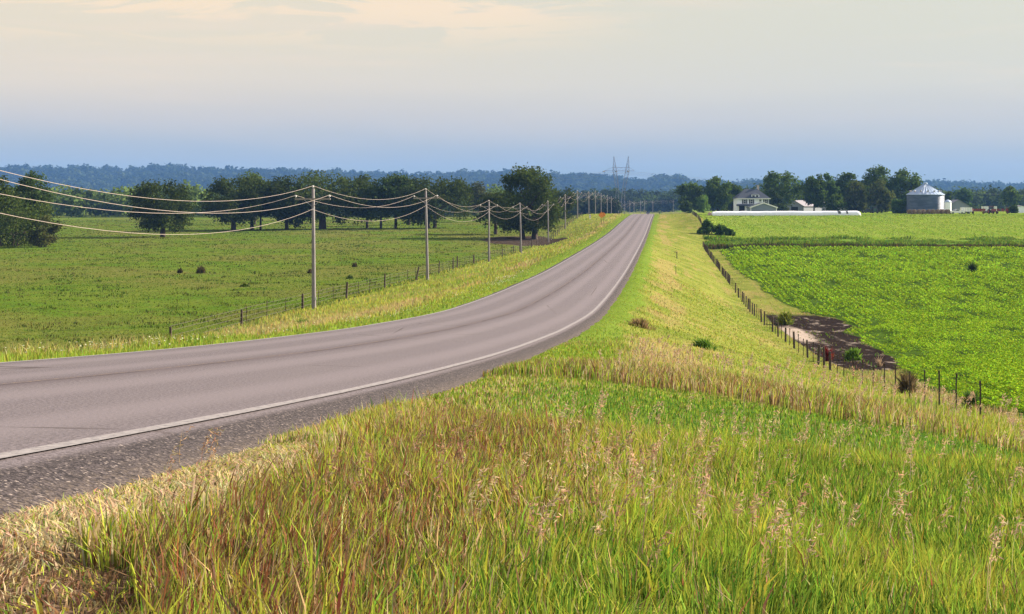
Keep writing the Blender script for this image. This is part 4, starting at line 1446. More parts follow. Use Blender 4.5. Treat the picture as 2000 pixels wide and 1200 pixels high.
wire_obj('power_line', 'bare conductor riding on the tops of the utility poles', (0, 0, PH + 0.22), 1.35, 0.0115)
wire_obj('power_line', 'bare conductor on the left ends of the crossarms', (-1.28, -0.16, PH - 0.49), 1.35, 0.0115)
wire_obj('power_line', 'bare conductor on the right ends of the crossarms', (1.28, -0.16, PH - 0.49), 1.35, 0.0115)
wire_obj('power_line', 'lowest wire, hung on the pole shafts below the crossarms', (0, -0.24, PH - 1.55), 1.5, 0.0115)

# ---------------------------------------------------------------- lattice transmission tower
pt = at(1210, 1050)
zt = lambda py: CZ - (py - HY) / F * 1050 - pt.z
xt = lambda px: (px - 1210) / F * 1050
tw = thing('lattice_tower', 'steel lattice transmission tower with two peaks above the crest', 'transmission tower', pt)
M_TOW = mat('tower_steel', (0.11, 0.115, 0.135), 0.7, 0.1, 1.0, 0.2)
R_ = 0.10


def lattice(name, x0, x1, z0, z1, w0, w1, nseg):
    m = MB()
    P = lambda u, sx, sy: (x0 + (x1 - x0) * u + sx * (w0 + (w1 - w0) * u), sy * (w0 + (w1 - w0) * u), z0 + (z1 - z0) * u)
    for sx in (-1, 1):
        for sy in (-1, 1):
            m.tube([P(0, sx, sy), P(1, sx, sy)], R_, 4)
    for k in range(nseg):
        u, v_ = k / nseg, (k + 1) / nseg
        s_ = 1 if k % 2 else -1
        for sy in (-1, 1):
            m.tube([P(u, -s_, sy), P(v_, s_, sy)], R_ * 0.6, 3)
        for sx in (-1, 1):
            m.tube([P(u, sx, -s_), P(v_, sx, s_)], R_ * 0.6, 3)
        m.tube([P(u, -1, -1), P(u, 1, -1)], R_ * 0.6, 3)
    return m.build(name, M_TOW, tw)


zb_ = 0.0
for sx, pk in ((-1, 1199), (1, 1227.5)):
    lattice('leg', sx * 2.2, xt(1206 if sx < 0 else 1218), zb_, zt(370), 1.6, 0.9, 8)
    lattice('leg_fork', xt(1206 if sx < 0 else 1218), xt(1201 if sx < 0 else 1225), zt(370), zt(336), 0.9, 1.3, 5)
    lattice('peak', xt(1201 if sx < 0 else 1225), xt(pk), zt(336), zt(306), 1.4, 0.12, 6)
bm_ = MB()
for py in (334, 327.5):
    xa, xb = (1181, 1239) if py == 334 else (1196, 1230)
    for sy in (-0.7, 0.7):
        bm_.tube([(xt(xa), sy, zt(py)), (xt(xb), sy, zt(py))], R_, 4)
for k in range(8):
    xa, xb = 1196 + k * 4.25, 1196 + (k + 1) * 4.25
    bm_.tube([(xt(xa), -0.7, zt(334 if k % 2 else 327.5)), (xt(xb), -0.7, zt(327.5 if k % 2 else 334))], R_ * 0.6, 3)
for xa, xb in ((1181, 1196), (1239, 1230)):
    bm_.tube([(xt(xa), 0, zt(334)), (xt(xb), 0, zt(327.5))], R_ * 0.8, 4)
bm_.build('crossbeam', M_TOW, tw)
M_INS = mat('dark_insulator', (0.03, 0.03, 0.035), 0.5, 0.1, 3.0)
for xa in (1181, 1205, 1228):
    MB().tube([(xt(xa), 0, zt(334.5)), (xt(xa - 3.5), -1.5, zt(336))], 0.42, 6).build('insulator_string', M_INS, tw)
M_TW = mat('tower_wire', (0.2, 0.2, 0.21), 0.6, 0.1, 3.0)
for xa, lab in ((1181, 'high voltage cable on the left arm of the lattice tower'), (1205, 'high voltage cable on the middle of the lattice tower'), (1239, 'high voltage cable on the right arm of the lattice tower')):
    m = MB()
    pts = []
    for u in np.linspace(-1, 1, 25):
        pts.append((pt.x + xt(xa) + u * 330 * 0.93, 1050 + u * -120 , pt.z + zt(336) - 18 * (1 - (1 - abs(u)) ** 2) * 1.0 + (12 if u > 0 else 0) * 0))
    m.tube(pts, 0.05, 4, cap=False)
    tag(m.build('transmission_cable', M_TW), lab, 'cable', 'cables of the lattice tower')

# ---------------------------------------------------------------- fences
def fence(name, label, posts, wire_h, post_mats, wsag=0.02, wrad=0.007):
    """posts: list of (x, y, height, kind, leanx)"""
    x0, y0 = posts[0][0], posts[0][1]
    z0 = float(ground(x0, y0))
    r = thing(name, label, 'fence', (x0, y0, z0))
    for (x_, y_, h_, kd, lx) in posts:
        zz = float(ground(x_, y_)) - z0
        m = MB()
        if kd == 'wood':
            rr = 0.075 * random.uniform(0.85, 1.25)
            m.tube([(0, 0, -0.3), (lx * 0.5 * h_, 0, h_ * 0.5), (lx * h_, 0, h_)], [rr * 1.1, rr, rr * 0.9], 8)
            o = m.build('post', post_mats[0], r)
        else:
            m.box((lx * 0.3 * h_, 0, h_ / 2 - 0.15), (0.045, 0.012, h_ + 0.3)).box((0, 0.022, h_ / 2 - 0.15), (0.012, 0.04, h_ + 0.3))
            if h_ > 0.9:
                m.box((0, 0, h_ - 0.06), (0.05, 0.05, 0.12))
            o = m.build('post', post_mats[1], r)
        o.location = (x_ - x0, y_ - y0, zz)
    for wh in wire_h:
        m = MB()
        pts = []
        for (x_, y_, h_, kd, lx) in posts:
            pts.append((x_ - x0, y_ - y0 - 0.04, float(ground(x_, y_)) - z0 + wh))
        m.tube(pts, wrad, 4, cap=False)
        m.build('wire', M_FWIRE, r)
    return r


# right fence: steel posts beside the bean field
posts = []
s_ = 46.5
rr_ = random.Random(5)
while s_ < 300 and len(posts) < 78:
    q_ = fence_q(s_)
    x_, y_ = xy(s_, q_)
    posts.append((float(x_), float(y_), rr_.uniform(1.12, 1.32), 'wood' if rr_.random() < (0.06 if s_ < 82 else 0.8) else 'steel', rr_.uniform(-0.05, 0.05)))
    s_ += rr_.uniform(2.6, 3.5)
fence('wire_fence', 'long fence of thin dark steel posts along the bean field', posts, (0.35, 0.7, 1.05), (M_POST, M_TPOST), wrad=0.0025)
posts = []
s_ = 322.0
while s_ < 505:
    q_ = 16.2 + (s_ - 320) * 0.004
    x_, y_ = xy(s_, q_)
    posts.append((float(x_), float(y_), rr_.uniform(1.1, 1.3), 'wood' if rr_.random() < 0.25 else 'steel', rr_.uniform(-0.05, 0.05)))
    s_ += rr_.uniform(4.0, 5.2)
fence('wire_fence', 'distant fence climbing past the shrub mound towards the farm', posts, (0.4, 0.75, 1.05), (M_POST, M_TPOST))
# left fence: wooden posts with steel ones between, along the poles
def left_post(px, h, lx=0.0):
    D = F * 27.15 / (1294.0 - px)
    return ((px - 1000) / F * D, D, h, 'wood', lx)


wood_px = [(333, 1.2, 0.0), (472, 1.2, 0), (591, 1.35, 0.0), (676, 1.5, 0.07), (751, 1.55, 0.03), (812, 1.5, 0.24), (857, 1.6, 0.05), (885, 1.6, 0.0), (893, 1.75, 0.02), (925, 1.4, 0), (954, 1.7, 0),
           (981, 1.5, 0), (1003, 1.5, 0), (1015, 1.4, 0), (1038, 1.5, 0.05)]
lp = [left_post(*a) for a in wood_px]
s_ = 92.0
while s_ < 470:
    x_, y_ = xy(s_, -20.4 + (1.2 if s_ > 330 else 0))
    x_, y_ = float(x_), float(y_)
    if all(abs(a[1] - y_) > 1.2 for a in lp):
        kd = 'wood' if s_ > 290 and rr_.random() < 0.7 else 'steel'
        lp.append((x_, y_, rr_.uniform(1.25, 1.45), kd, rr_.uniform(-0.03, 0.03)))
    s_ += 5.0 if s_ < 250 else 6.5
lp.sort(key=lambda a: a[1])
fence('wire_fence', 'pasture fence of mixed wooden and steel posts under the pole line', lp[:100], (0.4, 0.7, 1.0, 1.25), (M_POST, M_TPOST), wrad=0.009)

# ---------------------------------------------------------------- road signs and small markers
M_ORG = mat('orange_sign', (0.85, 0.27, 0.02), 0.5, 0.06, 3.0, 0.4)
M_BLK = mat('black_paint', (0.02, 0.02, 0.02), 0.5, 0.1, 3.0)
M_WHT = mat('white_paint', (0.78, 0.78, 0.76), 0.5, 0.06, 3.0, 0.4)
M_RED = mat('red_paint', (0.20, 0.035, 0.028), 0.5, 0.25, 3.0, 0.4)


def sign(label, px, D, side, h, name='warning_sign'):
    p = at(px, D)
    r = thing(name, label, 'road sign', p, 0, 'orange road signs')
    MB().box((0, 0, h / 2 - 0.2), (0.09, 0.05, h + 0.4)).build('sign_post', M_TPOST, r)
    d = side / math.sqrt(2) * 1.0
    zc = h - d * 0.55
    MB().prism([(0, zc - d), (d, zc), (0, zc + d), (-d, zc)], -0.05, -0.03).build('sign_panel', M_ORG, r)
    k = d * 0.86
    bd = MB()
    for (a, b) in (((0, -1), (1, 0)), ((1, 0), (0, 1)), ((0, 1), (-1, 0)), ((-1, 0), (0, -1))):
        bd.add([(a[0] * k, -0.054, zc + a[1] * k), (b[0] * k, -0.054, zc + b[1] * k), (b[0] * (k - 0.04), -0.054, zc + b[1] * (k - 0.04)), (a[0] * (k - 0.04), -0.054, zc + a[1] * (k - 0.04))], [(0, 1, 2, 3)])
    bd.build('sign_border', M_BLK, r)
    return r


sign('larger orange diamond warning sign on the left verge near the crest', 1175, 372, 1.25, 2.9)
sign('smaller orange sign half hidden behind the larger diamond', 1179.2, 376, 0.85, 2.75)
p = at(1152.5, 432)
r = thing('marker_post', 'short white marker post beside the pasture fence', 'marker', p)
MB().box((0, 0, 0.55), (0.42, 0.10, 1.5)).build('panel', M_WHT, r)
MB().box((0, -0.056, 0.45), (0.36, 0.012, 0.18)).box((0, -0.056, 0.95), (0.36, 0.012, 0.18)).build('stripe', M_RED, r)
for px, D, h, w_, lab in ((1077, 296, 1.25, 0.09, 'thin dark delineator post on the left verge below the great oak'), (1322, 205, 1.0, 0.12, 'small dark stake with a short top bar on the right verge'),
                          (1320, 160, 1.1, 0.06, 'thin twig-like stake lower on the right verge'), (1288, 505, 1.3, 0.16, 'dark delineator post right of the road crest')):
    p = at(px, D)
    r = thing('delineator_post', lab, 'post', p)
    MB().box((0, 0, h / 2 - 0.1), (w_, 0.05, h + 0.2), taper=0.8).build('stake', M_TPOST, r)
    if 'top bar' in lab:
        MB().box((-0.12, 0, h - 0.06), (0.42, 0.04, 0.07)).build('top_bar', M_TPOST, r)
    else:
        MB().box((0, -0.032, h - 0.14), (w_ * 0.8, 0.012, 0.12)).build('reflector', M_WHT, r)

# ---------------------------------------------------------------- farmstead
def wpos(px, D):
    return (px - 1000) / F * D


M_SIDING = mat('white_siding', (0.84, 0.88, 0.95), 0.6, 0.06, 0.8, 0.3, streak=(0.2, 0.2, 12))
M_SLATE = mat('slate_roof', (0.045, 0.055, 0.075), 0.85, 0.25, 5.0, 0.15)
M_GLASS = mat('window_glass', (0.05, 0.06, 0.07), 0.15, 0.2, 2.0, 0.6)
M_SHUT = mat('dark_shutter', (0.03, 0.035, 0.04), 0.6, 0.1, 9.0)
M_GREYB = mat('grey_siding', (0.20, 0.235, 0.29), 0.7, 0.08, 0.8, 0.2, streak=(0.2, 0.2, 10))
M_BRICK = mat('chimney_brick', (0.45, 0.38, 0.34), 0.9, 0.2, 6.0)
M_DARK = mat('interior_shade', (0.02, 0.02, 0.02), 0.9, 0.1, 2.0)  # near-black colour painted for the shade inside openings
M_TIN = mat('tin_roof', (0.215, 0.20, 0.22), 0.7, 0.12, 1.2, 0.2, 0.0, streak=(6, 0.3, 0.3))
M_TINW = mat('tin_wall', (0.22, 0.24, 0.28), 0.7, 0.12, 1.2, 0.2, 0.0, streak=(6, 6, 0.3))

hD = 540.0
hp = at(1471, hD)
HW, HDp = 11.9, 9.5
house = thing('farmhouse', 'two-storey white farmhouse with dark hipped roof and dormers', 'house', hp)
eave, top = 5.5, 9.1
w_ = MB()
w_.box((0, HDp / 2, eave / 2 + 0.0), (HW, HDp, eave))
wall = w_.build('wall', M_SIDING, house)
e = 0.55
rf = MB()
rv = [(-HW / 2 - e, -e, eave), (HW / 2 + e, -e, eave), (HW / 2 + e, HDp + e, eave), (-HW / 2 - e, HDp + e, eave), (-2.4, HDp / 2, top), (2.4, HDp / 2, top)]
rf.add(rv, [(0, 1, 5, 4), (1, 2, 5), (2, 3, 4, 5), (3, 0, 4), (3, 2, 1, 0)])
roof = rf.build('roof', M_SLATE, house)
MB().box((0, -e - 0.03, eave - 0.1), (HW + 2 * e + 0.1, 0.1, 0.24)).build('gutter', M_WHT, house)
MB().box((2.75, HDp / 2 + 0.6, top + 0.15), (0.75, 0.75, 2.3)).box((2.75, HDp / 2 + 0.6, top + 1.36), (0.9, 0.9, 0.15)).build('chimney', M_BRICK, roof)


def dormer(x, wd_, z0, dy):
    d = MB()
    d.box((x, dy + 1.2, z0 + 0.55), (wd_, 2.6, 1.1))
    o = d.build('dormer', M_SIDING, roof)
    k = MB()
    k.add([(x - wd_ / 2 - 0.25, dy - 0.35, z0 + 1.1), (x + wd_ / 2 + 0.25, dy - 0.35, z0 + 1.1), (x + wd_ / 2 + 0.25, dy + 3.6, z0 + 1.1), (x - wd_ / 2 - 0.25, dy + 3.6, z0 + 1.1),
           (x - wd_ * 0.12, dy + 1.2, z0 + 1.85), (x + wd_ * 0.12, dy + 1.2, z0 + 1.85)], [(0, 1, 5, 4), (1, 2, 5), (2, 3, 4, 5), (3, 0, 4), (3, 2, 1, 0)])
    k.build('dormer_roof', M_SLATE, roof)
    g = MB()
    for sx in (-0.24, 0.24):
        g.box((x + sx * wd_, dy - 0.11, z0 + 0.6), (wd_ * 0.32, 0.04, 0.62))
    g.build('dormer_window', M_GLASS, roof)


dormer(0.9, 2.9, eave + 0.3, 0.5)


def window(x, z, ww, wh, shut=True, y=0.0):
    fr = MB().box((x, y - 0.03, z), (ww + 0.2, 0.06, wh + 0.2)).build('window', M_WHT, house)
    MB().box((x, y - 0.075, z + wh * 0.26), (ww, 0.03, wh * 0.46)).box((x, y - 0.075, z - wh * 0.26), (ww, 0.03, wh * 0.46)).build('pane', M_GLASS, fr)
    if shut:
        for sx in (-1, 1):
            MB().box((x + sx * (ww / 2 + 0.36), y - 0.05, z), (0.42, 0.09, wh + 0.15)).build('shutter', M_SHUT, house)


window(-3.2, 4.3, 0.8, 1.5)
window(-0.6, 4.3, 0.8, 1.5)
window(2.7, 4.7, 0.8, 0.75, False)
window(4.75, 4.35, 0.8, 1.5)
window(-1.9, 1.6, 0.9, 1.8, False)
window(0.2, 1.6, 0.9, 1.8, False)
# porch bay at the left corner: flat dark panel painted as the recess shade, posts, and a bay roof over the door
MB().box((-4.35, -0.04, 1.45), (2.3, 0.08, 2.5)).build('porch_shade_panel', M_DARK, house)
pp = MB()
for x_ in (-5.75, -3.1):
    pp.box((x_, -1.5, 1.4), (0.28, 0.28, 2.8))
pp.build('porch_post', M_WHT, house)
MB().add([(-6.3, -2.1, 2.8), (1.4, -2.1, 2.8), (1.4, -0.02, 3.35), (-6.3, -0.02, 3.35), (-6.3, -2.1, 2.62), (1.4, -2.1, 2.62), (1.4, -0.02, 2.62), (-6.3, -0.02, 2.62)],
         [(0, 1, 2, 3), (4, 7, 6, 5), (0, 4, 5, 1), (1, 5, 6, 2), (2, 6, 7, 3), (3, 7, 4, 0)]).build('porch_roof', M_SLATE, house)


def gable_shed(name, label, cat, px, D, width, depth, eave_h, apex_h, wall_m, roof_m, rotz=0.0, trim=None, door=None, lift=0.0):
    p = at(px, D, lift)
    r = thing(name, label, cat, p, rotz)
    W = width / 2
    MB().prism([(-W, -0.4), (W, -0.4), (W, eave_h), (0, apex_h), (-W, eave_h)], 0, depth).build('wall', wall_m, r)
    o_ = 0.35
    th = 0.12
    sl = (apex_h - eave_h) / W
    rm = MB()
    for sx in (-1, 1):
        a = [(sx * (W + o_), eave_h - sl * o_ + 0.02), (0, apex_h + 0.02), (0, apex_h + 0.02 + th), (sx * (W + o_), eave_h - sl * o_ + 0.02 + th)]
        rm.prism(a, -0.3, depth + 0.3)
    rm.build('roof', roof_m, r)
    if trim:
        tm = MB()
        for sx in (-1, 1):
            tm.prism([(sx * (W + o_ + 0.02), eave_h - sl * o_ - 0.28), (0, apex_h - 0.26), (0, apex_h + 0.16), (sx * (W + o_ + 0.02), eave_h - sl * o_ + 0.16)], -0.38, -0.32)
            tm.box((sx * (W - 0.12), -0.04, eave_h / 2 - 0.1), (0.28, 0.06, eave_h - 0.1))
        tm.build('trim', trim, r)
    if door:
        MB().box((door[0], -0.05, door[2] / 2), (door[1], 0.06, door[2])).build('door', door[3], r)
    return r


gable_shed('garage', 'grey gabled garage with white trim in front of the farmhouse', 'garage', 1491.5, 524, 9.6, 8.0, 2.25, 3.9, M_GREYB, M_SLATE, 0.0, M_WHT, (-1.5, 2.6, 2.0, M_GREYB))
gable_shed('barn', 'long low barn with pinkish tin roof right of the evergreen', 'barn', 1552, 590, 8.5, 14.5, 2.6, 4.9, M_TINW, M_TIN, math.radians(-42), None, (0.0, 3.2, 2.3, M_DARK))
gable_shed('shed', 'small pink-roofed shed half hidden behind the grey-green tree', 'shed', 1606, 604, 5.5, 7.0, 2.3, 4.2, M_TINW, M_TIN, math.radians(-60))
gable_shed('shed', 'small white shed glimpsed through the big grove', 'shed', 1653, 590, 4.5, 5.0, 2.6, 3.6, M_SIDING, M_TIN, math.radians(10))
gable_shed('shed', 'grey shed with pale tin roof behind the white silo', 'shed', 1872, 580, 8.4, 8.0, 2.6, 5.0, M_TINW, M_TIN, 0.0, None, (1.5, 2.8, 2.2, M_GREYB))
gable_shed('shed', 'white shed cut off by the right edge of the photo', 'shed', 1996, 545, 5.0, 7.0, 2.1, 2.6, M_SIDING, M_TIN, 0.0)

# grain bin
bp_ = at(1807.5, 530)
bin_ = thing('grain_bin', 'large corrugated steel grain bin with conical roof', 'grain bin', bp_)
BR, BH, BT = 6.7, 6.85, 11.1
M_BIN = bpy.data.materials.new('corrugated_steel')
M_BIN.use_nodes = True
t = NT(M_BIN.node_tree)
oc = t.node('ShaderNodeTexCoord').outputs['Object']
so = t.node('ShaderNodeSeparateXYZ')
t.put(so, 0, oc)
ring_n = t.noise(t.mapping(oc, (0.25, 0.25, 1.0)), 1.1, 3.0, 0.6)
ringb = t.math('FRACT', t.math('MULTIPLY', so.outputs[2], 1.0 / 1.12))
cb = t.mix(t.sstep(ring_n, 0.35, 0.65), (0.045, 0.075, 0.145, 1), (0.09, 0.125, 0.205, 1))
cb = t.mix(t.math('MULTIPLY', t.sstep(ringb, 0.94, 0.97), 0.6), cb, (0.05, 0.06, 0.08, 1))
bb = t.node('ShaderNodeBsdfPrincipled')
t.put(bb, 'Base Color', cb)
t.put(bb, 'Metallic', 0.1)
t.put(bb, 'Roughness', 0.55)
bo = t.node('ShaderNodeOutputMaterial')
t.put(bo, 0, bb.outputs[0])
M_BINR = mat('bin_roof_steel', (0.30, 0.38, 0.50), 0.5, 0.10, 0.8, 0.4, 0.1)
prof = []
nr_ = 48
for k in range(nr_ + 1):
    prof.append((BR + 0.035 * (1 if k % 2 else -1), -0.3 + (BH + 0.3) * k / nr_))
MB().lathe(prof, 64).build('wall', M_BIN, bin_)
rb = MB()
rb.lathe([(BR + 0.28, BH - 0.05), (BR + 0.28, BH + 0.08), (0.75, BT - 0.35), (0.75, BT + 0.05), (0.55, BT + 0.25), (0.05, BT + 0.3)], 48)
rr_ob = rb.build('roof', M_BINR, bin_)
rib = MB()
for k in range(32):
    a = k * 2 * math.pi / 32
    rib.tube([((BR + 0.25) * math.cos(a), (BR + 0.25) * math.sin(a), BH + 0.12), (0.76 * math.cos(a), 0.76 * math.sin(a), BT - 0.31)], 0.045, 4)
rib.build('roof_rib', M_BINR, rr_ob)
for k in range(14):
    a = k * 2 * math.pi / 14 + 0.1
    rr2 = BR * 0.80
    zz2 = BH + (BT - BH) * (1 - rr2 / BR) + 0.1
    vm = MB()
    vm.tube([(rr2 * math.cos(a), rr2 * math.sin(a), zz2 - 0.1), (rr2 * math.cos(a), rr2 * math.sin(a), zz2 + 0.42), ((rr2 + 0.4) * math.cos(a), (rr2 + 0.4) * math.sin(a), zz2 + 0.40)], [0.26, 0.26, 0.30], 8)
    vm.build('roof_vent', M_STEEL, rr_ob)
lad = MB()
la = math.radians(-28)
for sx in (-0.22, 0.22):
    lad.tube([((BR + 0.2) * math.cos(la) - sx * math.sin(la), (BR + 0.2) * math.sin(la) + sx * math.cos(la), 0.4), ((BR + 0.2) * math.cos(la) - sx * math.sin(la), (BR + 0.2) * math.sin(la) + sx * math.cos(la), BH + 0.3)], 0.03, 4)
for k in range(20):
    z_ = 0.6 + k * 0.32
    lad.tube([((BR + 0.2) * math.cos(la) + 0.22 * math.sin(la), (BR + 0.2) * math.sin(la) - 0.22 * math.cos(la), z_), ((BR + 0.2) * math.cos(la) - 0.22 * math.sin(la), (BR + 0.2) * math.sin(la) + 0.22 * math.cos(la), z_)], 0.02, 4)
lad.build('ladder', M_STEEL, bin_)
MB().box((BR * math.cos(la + 0.35) + 0.05, BR * math.sin(la + 0.35) - 0.05, 3.0), (0.75, 0.3, 0.6), rz=la + 1.9).build('hatch', M_SHUT, bin_)

sp = at(1851, 522)
silo = thing('silo', 'narrow white silo beside the grain bin', 'silo', sp)
MB().lathe([(1.28, -0.3), (1.28, 4.1)], 32).build('wall', M_SIDING, silo, smooth=False)
MB().lathe([(1.36, 4.05), (1.36, 4.15), (0.9, 4.65), (0.25, 5.0), (0.05, 5.02)], 32).build('roof', M_BINR, silo)

# silage bag
b0, b1 = at(1391, 470), at(1681.5, 470)
bag = thing('silage_bag', 'very long white plastic silage bag lying along the farm edge', 'silage bag', (b0.x, b0.y, b0.z))
L = b1.x - b0.x
nu, nv = 160, 14
vv = []
lump = vnoise(np.linspace(0, L, nu), np.zeros(nu), 3.2, 151)
for i in range(nu):
    u = i / (nu - 1)
    x_ = u * L
    endr = min(1.0, math.sqrt(max(0.0, 1 - max(0, (x_ - (L - 1.6)) / 1.6) ** 2)))
    endl = 0.85 + 0.15 * min(1, x_ / 1.5)
    hh_ = (1.42 + 0.26 * (lump[i] - 0.3)) * endr * endl
    ww_ = 1.45 * (0.3 + 0.7 * endr)
    zb2 = float(ground(b0.x + x_, b0.y)) - b0.z
    for j in range(nv):
        th = math.pi * j / (nv - 1)
        vv.append((x_, math.cos(th) * ww_, zb2 - 0.05 + max(0.0, math.sin(th)) ** 0.7 * hh_ + (0.03 * math.sin(x_ * 9 + j) if 0 < j < nv - 1 else 0)))
ff = [(i * nv + j, (i + 1) * nv + j, (i + 1) * nv + j + 1, i * nv + j + 1) for i in range(nu - 1) for j in range(nv - 1)]
ff.append(tuple(range(nv)))
ff.append(tuple((nu - 1) * nv + j for j in range(nv - 1, -1, -1)))
M_BAG = mat('white_plastic', (0.80, 0.81, 0.84), 0.45, 0.06, 1.3, 0.4)
MB().add(vv, ff).build('bag_skin', M_BAG, bag, smooth=True)
for px_, wv in ((1638, 0.9), (1653, 0.55)):
    bd = MB()
    xx_ = wpos(px_, 470) - b0.x
    pts = [(math.cos(math.pi * j / 12) * 1.50, -0.05 + max(0.0, math.sin(math.pi * j / 12)) ** 0.7 * 1.53) for j in range(1, 8)]
    zb2 = float(ground(b0.x + xx_, b0.y)) - b0.z
    for (ya, za), (yb, zb3) in zip(pts[:-1], pts[1:]):
        bd.add([(xx_ - wv / 2, -ya, zb2 + za), (xx_ + wv / 2, -ya, zb2 + za), (xx_ + wv / 2, -yb, zb2 + zb3), (xx_ - wv / 2, -yb, zb2 + zb3)], [(0, 1, 2, 3)])
    bd.build('patch', M_SHUT, bag)
fp = at(1386, 470)
heap = MB()
hv_ = [(0.9 * math.cos(a) * r, 1.2 * math.sin(a) * r, (1 - r) * 1.25 + 0.0) for r in (1.0, 0.65, 0.3, 0.02) for a in np.linspace(0, 2 * math.pi, 12, endpoint=False)]
heap.add([(v0[0], v0[1], v0[2] + random.uniform(-0.06, 0.06)) for v0 in hv_], [(i * 12 + j, i * 12 + (j + 1) % 12, (i + 1) * 12 + (j + 1) % 12, (i + 1) * 12 + j) for i in range(3) for j in range(12)])
hp_ = heap.build('silage_heap', mat('silage', (0.30, 0.20, 0.15), 0.95, 0.3, 3.0), smooth=True, loc=fp)
tag(hp_, 'brown heap of spilled silage at the open left end of the white bag', 'heap')

# round bales before the bin
M_BALE = mat('hay_bale', (0.17, 0.12, 0.075), 0.95, 0.4, 4.0, 0.05, var2=(0.36, 0.33, 0.30))
bale0 = None
G_B = 'round bales in front of the grain bin'
labs = ['leftmost round bale of the row, below the small round tree', 'second round bale from the left below the bin', 'third round bale from the left below the bin', 'fourth round bale from the left below the bin',
        'middle round bale of the row below the bin', 'fourth round bale from the right below the bin', 'third round bale from the right, near the bin ladder', 'second round bale from the right, below the white silo',
        'rightmost round bale of the row, left of the pickup']
for k in range(9):
    px_ = 1777 + k * 9.1 + random.uniform(-1, 1)
    p = at(px_, 506 + random.uniform(-1.5, 1.5))
    if bale0 is None:
        m = MB()
        n_ = 20
        ring = [(0.0, 0)]
        prof = [(0.55, -0.72), (0.82, -0.70), (0.86, -0.6), (0.86, 0.6), (0.82, 0.70), (0.55, 0.72)]
        m.lathe(prof, n_)
        o = bale0 = m.build('hay_bale', M_BALE, smooth=False)
        me = o.data
        for v0 in me.vertices:
            x_, y_, z_ = v0.co
            v0.co = (z_, x_, max(-0.78, y_) + 0.78)
    else:
        o = bale0.copy()
        COL.objects.link(o)
    o.location = (p.x, p.y, p.z - 0.03)
    o.rotation_euler = (0, 0, math.pi / 2 + random.uniform(-0.5, 0.5))
    tag(o, labs[k], 'hay bale', G_B)


# vehicles and machines
def wheel(r, x, y, rad, wdt, rim=M_STEEL):
    m = MB()
    th = np.linspace(0, 2 * math.pi, 18, endpoint=False)
    prof = [(rad * 0.62, -wdt / 2), (rad * 0.94, -wdt / 2), (rad, -wdt * 0.35), (rad, wdt * 0.35), (rad * 0.94, wdt / 2), (rad * 0.62, wdt / 2)]
    v = [(x + rr * math.cos(a), y + zz, rad + rr * math.sin(a)) for rr, zz in prof for a in th]
    n_ = len(th)
    f = [(i * n_ + j, i * n_ + (j + 1) % n_, (i + 1) * n_ + (j + 1) % n_, (i + 1) * n_ + j) for i in range(len(prof) - 1) for j in range(n_)]
    f += [tuple(range(n_)), tuple((len(prof) - 1) * n_ + j for j in range(n_))]
    m.add(v, f)
    w0 = m.build('wheel', M_TYRE, r)
    MB().add([(x + rad * 0.55 * math.cos(a), y + s0 * (wdt / 2 + 0.012), rad + rad * 0.55 * math.sin(a)) for s0 in (-1, 1) for a in th], [tuple(range(n_)), tuple(range(n_, 2 * n_))]).build('rim', rim, w0)
    return w0


M_TYRE = mat('tyre_rubber', (0.025, 0.024, 0.023), 0.85, 0.2, 4.0)
M_CARP = mat('dark_car_paint', (0.03, 0.032, 0.04), 0.3, 0.1, 2.0, 0.5)
M_GRNP = mat('green_machine_paint', (0.03, 0.09, 0.035), 0.5, 0.2, 2.0, 0.4)
M_LAMP = mat('lamp_lens', (0.6, 0.6, 0.58), 0.2, 0.05, 2.0, 0.6)


def car(name, label, px, D, rz, body_m, pickup=False, lift=0.0, cat='car'):
    p = at(px, D, lift)
    r = thing(name, label, cat, p, rz)
    Lc, Wc = (5.4, 1.9) if pickup else (4.6, 1.8)
    h1 = 1.0 if pickup else 0.85
    body = [(-Lc / 2, 0.35), (Lc / 2, 0.35), (Lc / 2, 0.75), (Lc * 0.46, h1), (Lc * 0.18, h1 + 0.06), (-Lc * 0.48, h1 + 0.03), (-Lc / 2, 0.8)]
    MB().prism(body, -Wc / 2, Wc / 2).build('body', body_m, r)
    cab = [(Lc * 0.20, h1 + 0.03), (Lc * 0.08, h1 + 0.62), (-Lc * 0.12 if pickup else -Lc * 0.28, h1 + 0.64), (-Lc * 0.17 if pickup else -Lc * 0.44, h1 + 0.03)]
    MB().prism(cab, -Wc / 2 + 0.12, Wc / 2 - 0.12).build('cabin', body_m, r)
    gl = MB()
    c2 = [(Lc * 0.165, h1 + 0.12), (Lc * 0.075, h1 + 0.54), (-Lc * 0.10 if pickup else -Lc * 0.26, h1 + 0.55), (-Lc * 0.14 if pickup else -Lc * 0.385, h1 + 0.12)]
    gl.prism(c2, -Wc / 2 + 0.105, Wc / 2 - 0.105)
    gl.add([(Lc * 0.195, -Wc * 0.38, h1 + 0.10), (Lc * 0.195, Wc * 0.38, h1 + 0.10), (Lc * 0.095, Wc * 0.36, h1 + 0.57), (Lc * 0.095, -Wc * 0.36, h1 + 0.57)], [(0, 1, 2, 3)])
    gl.build('window', M_GLASS, r)
    for sx in (-0.31, 0.32):
        for sy in (-1, 1):
            wheel(r, sx * Lc, sy * (Wc / 2 - 0.06), 0.36 if pickup else 0.32, 0.24)
    for sy in (-1, 1):
        MB().box((Lc / 2 + 0.01, sy * Wc * 0.36, 0.70), (0.05, 0.32, 0.16)).build('headlight', M_LAMP, r)
    return r


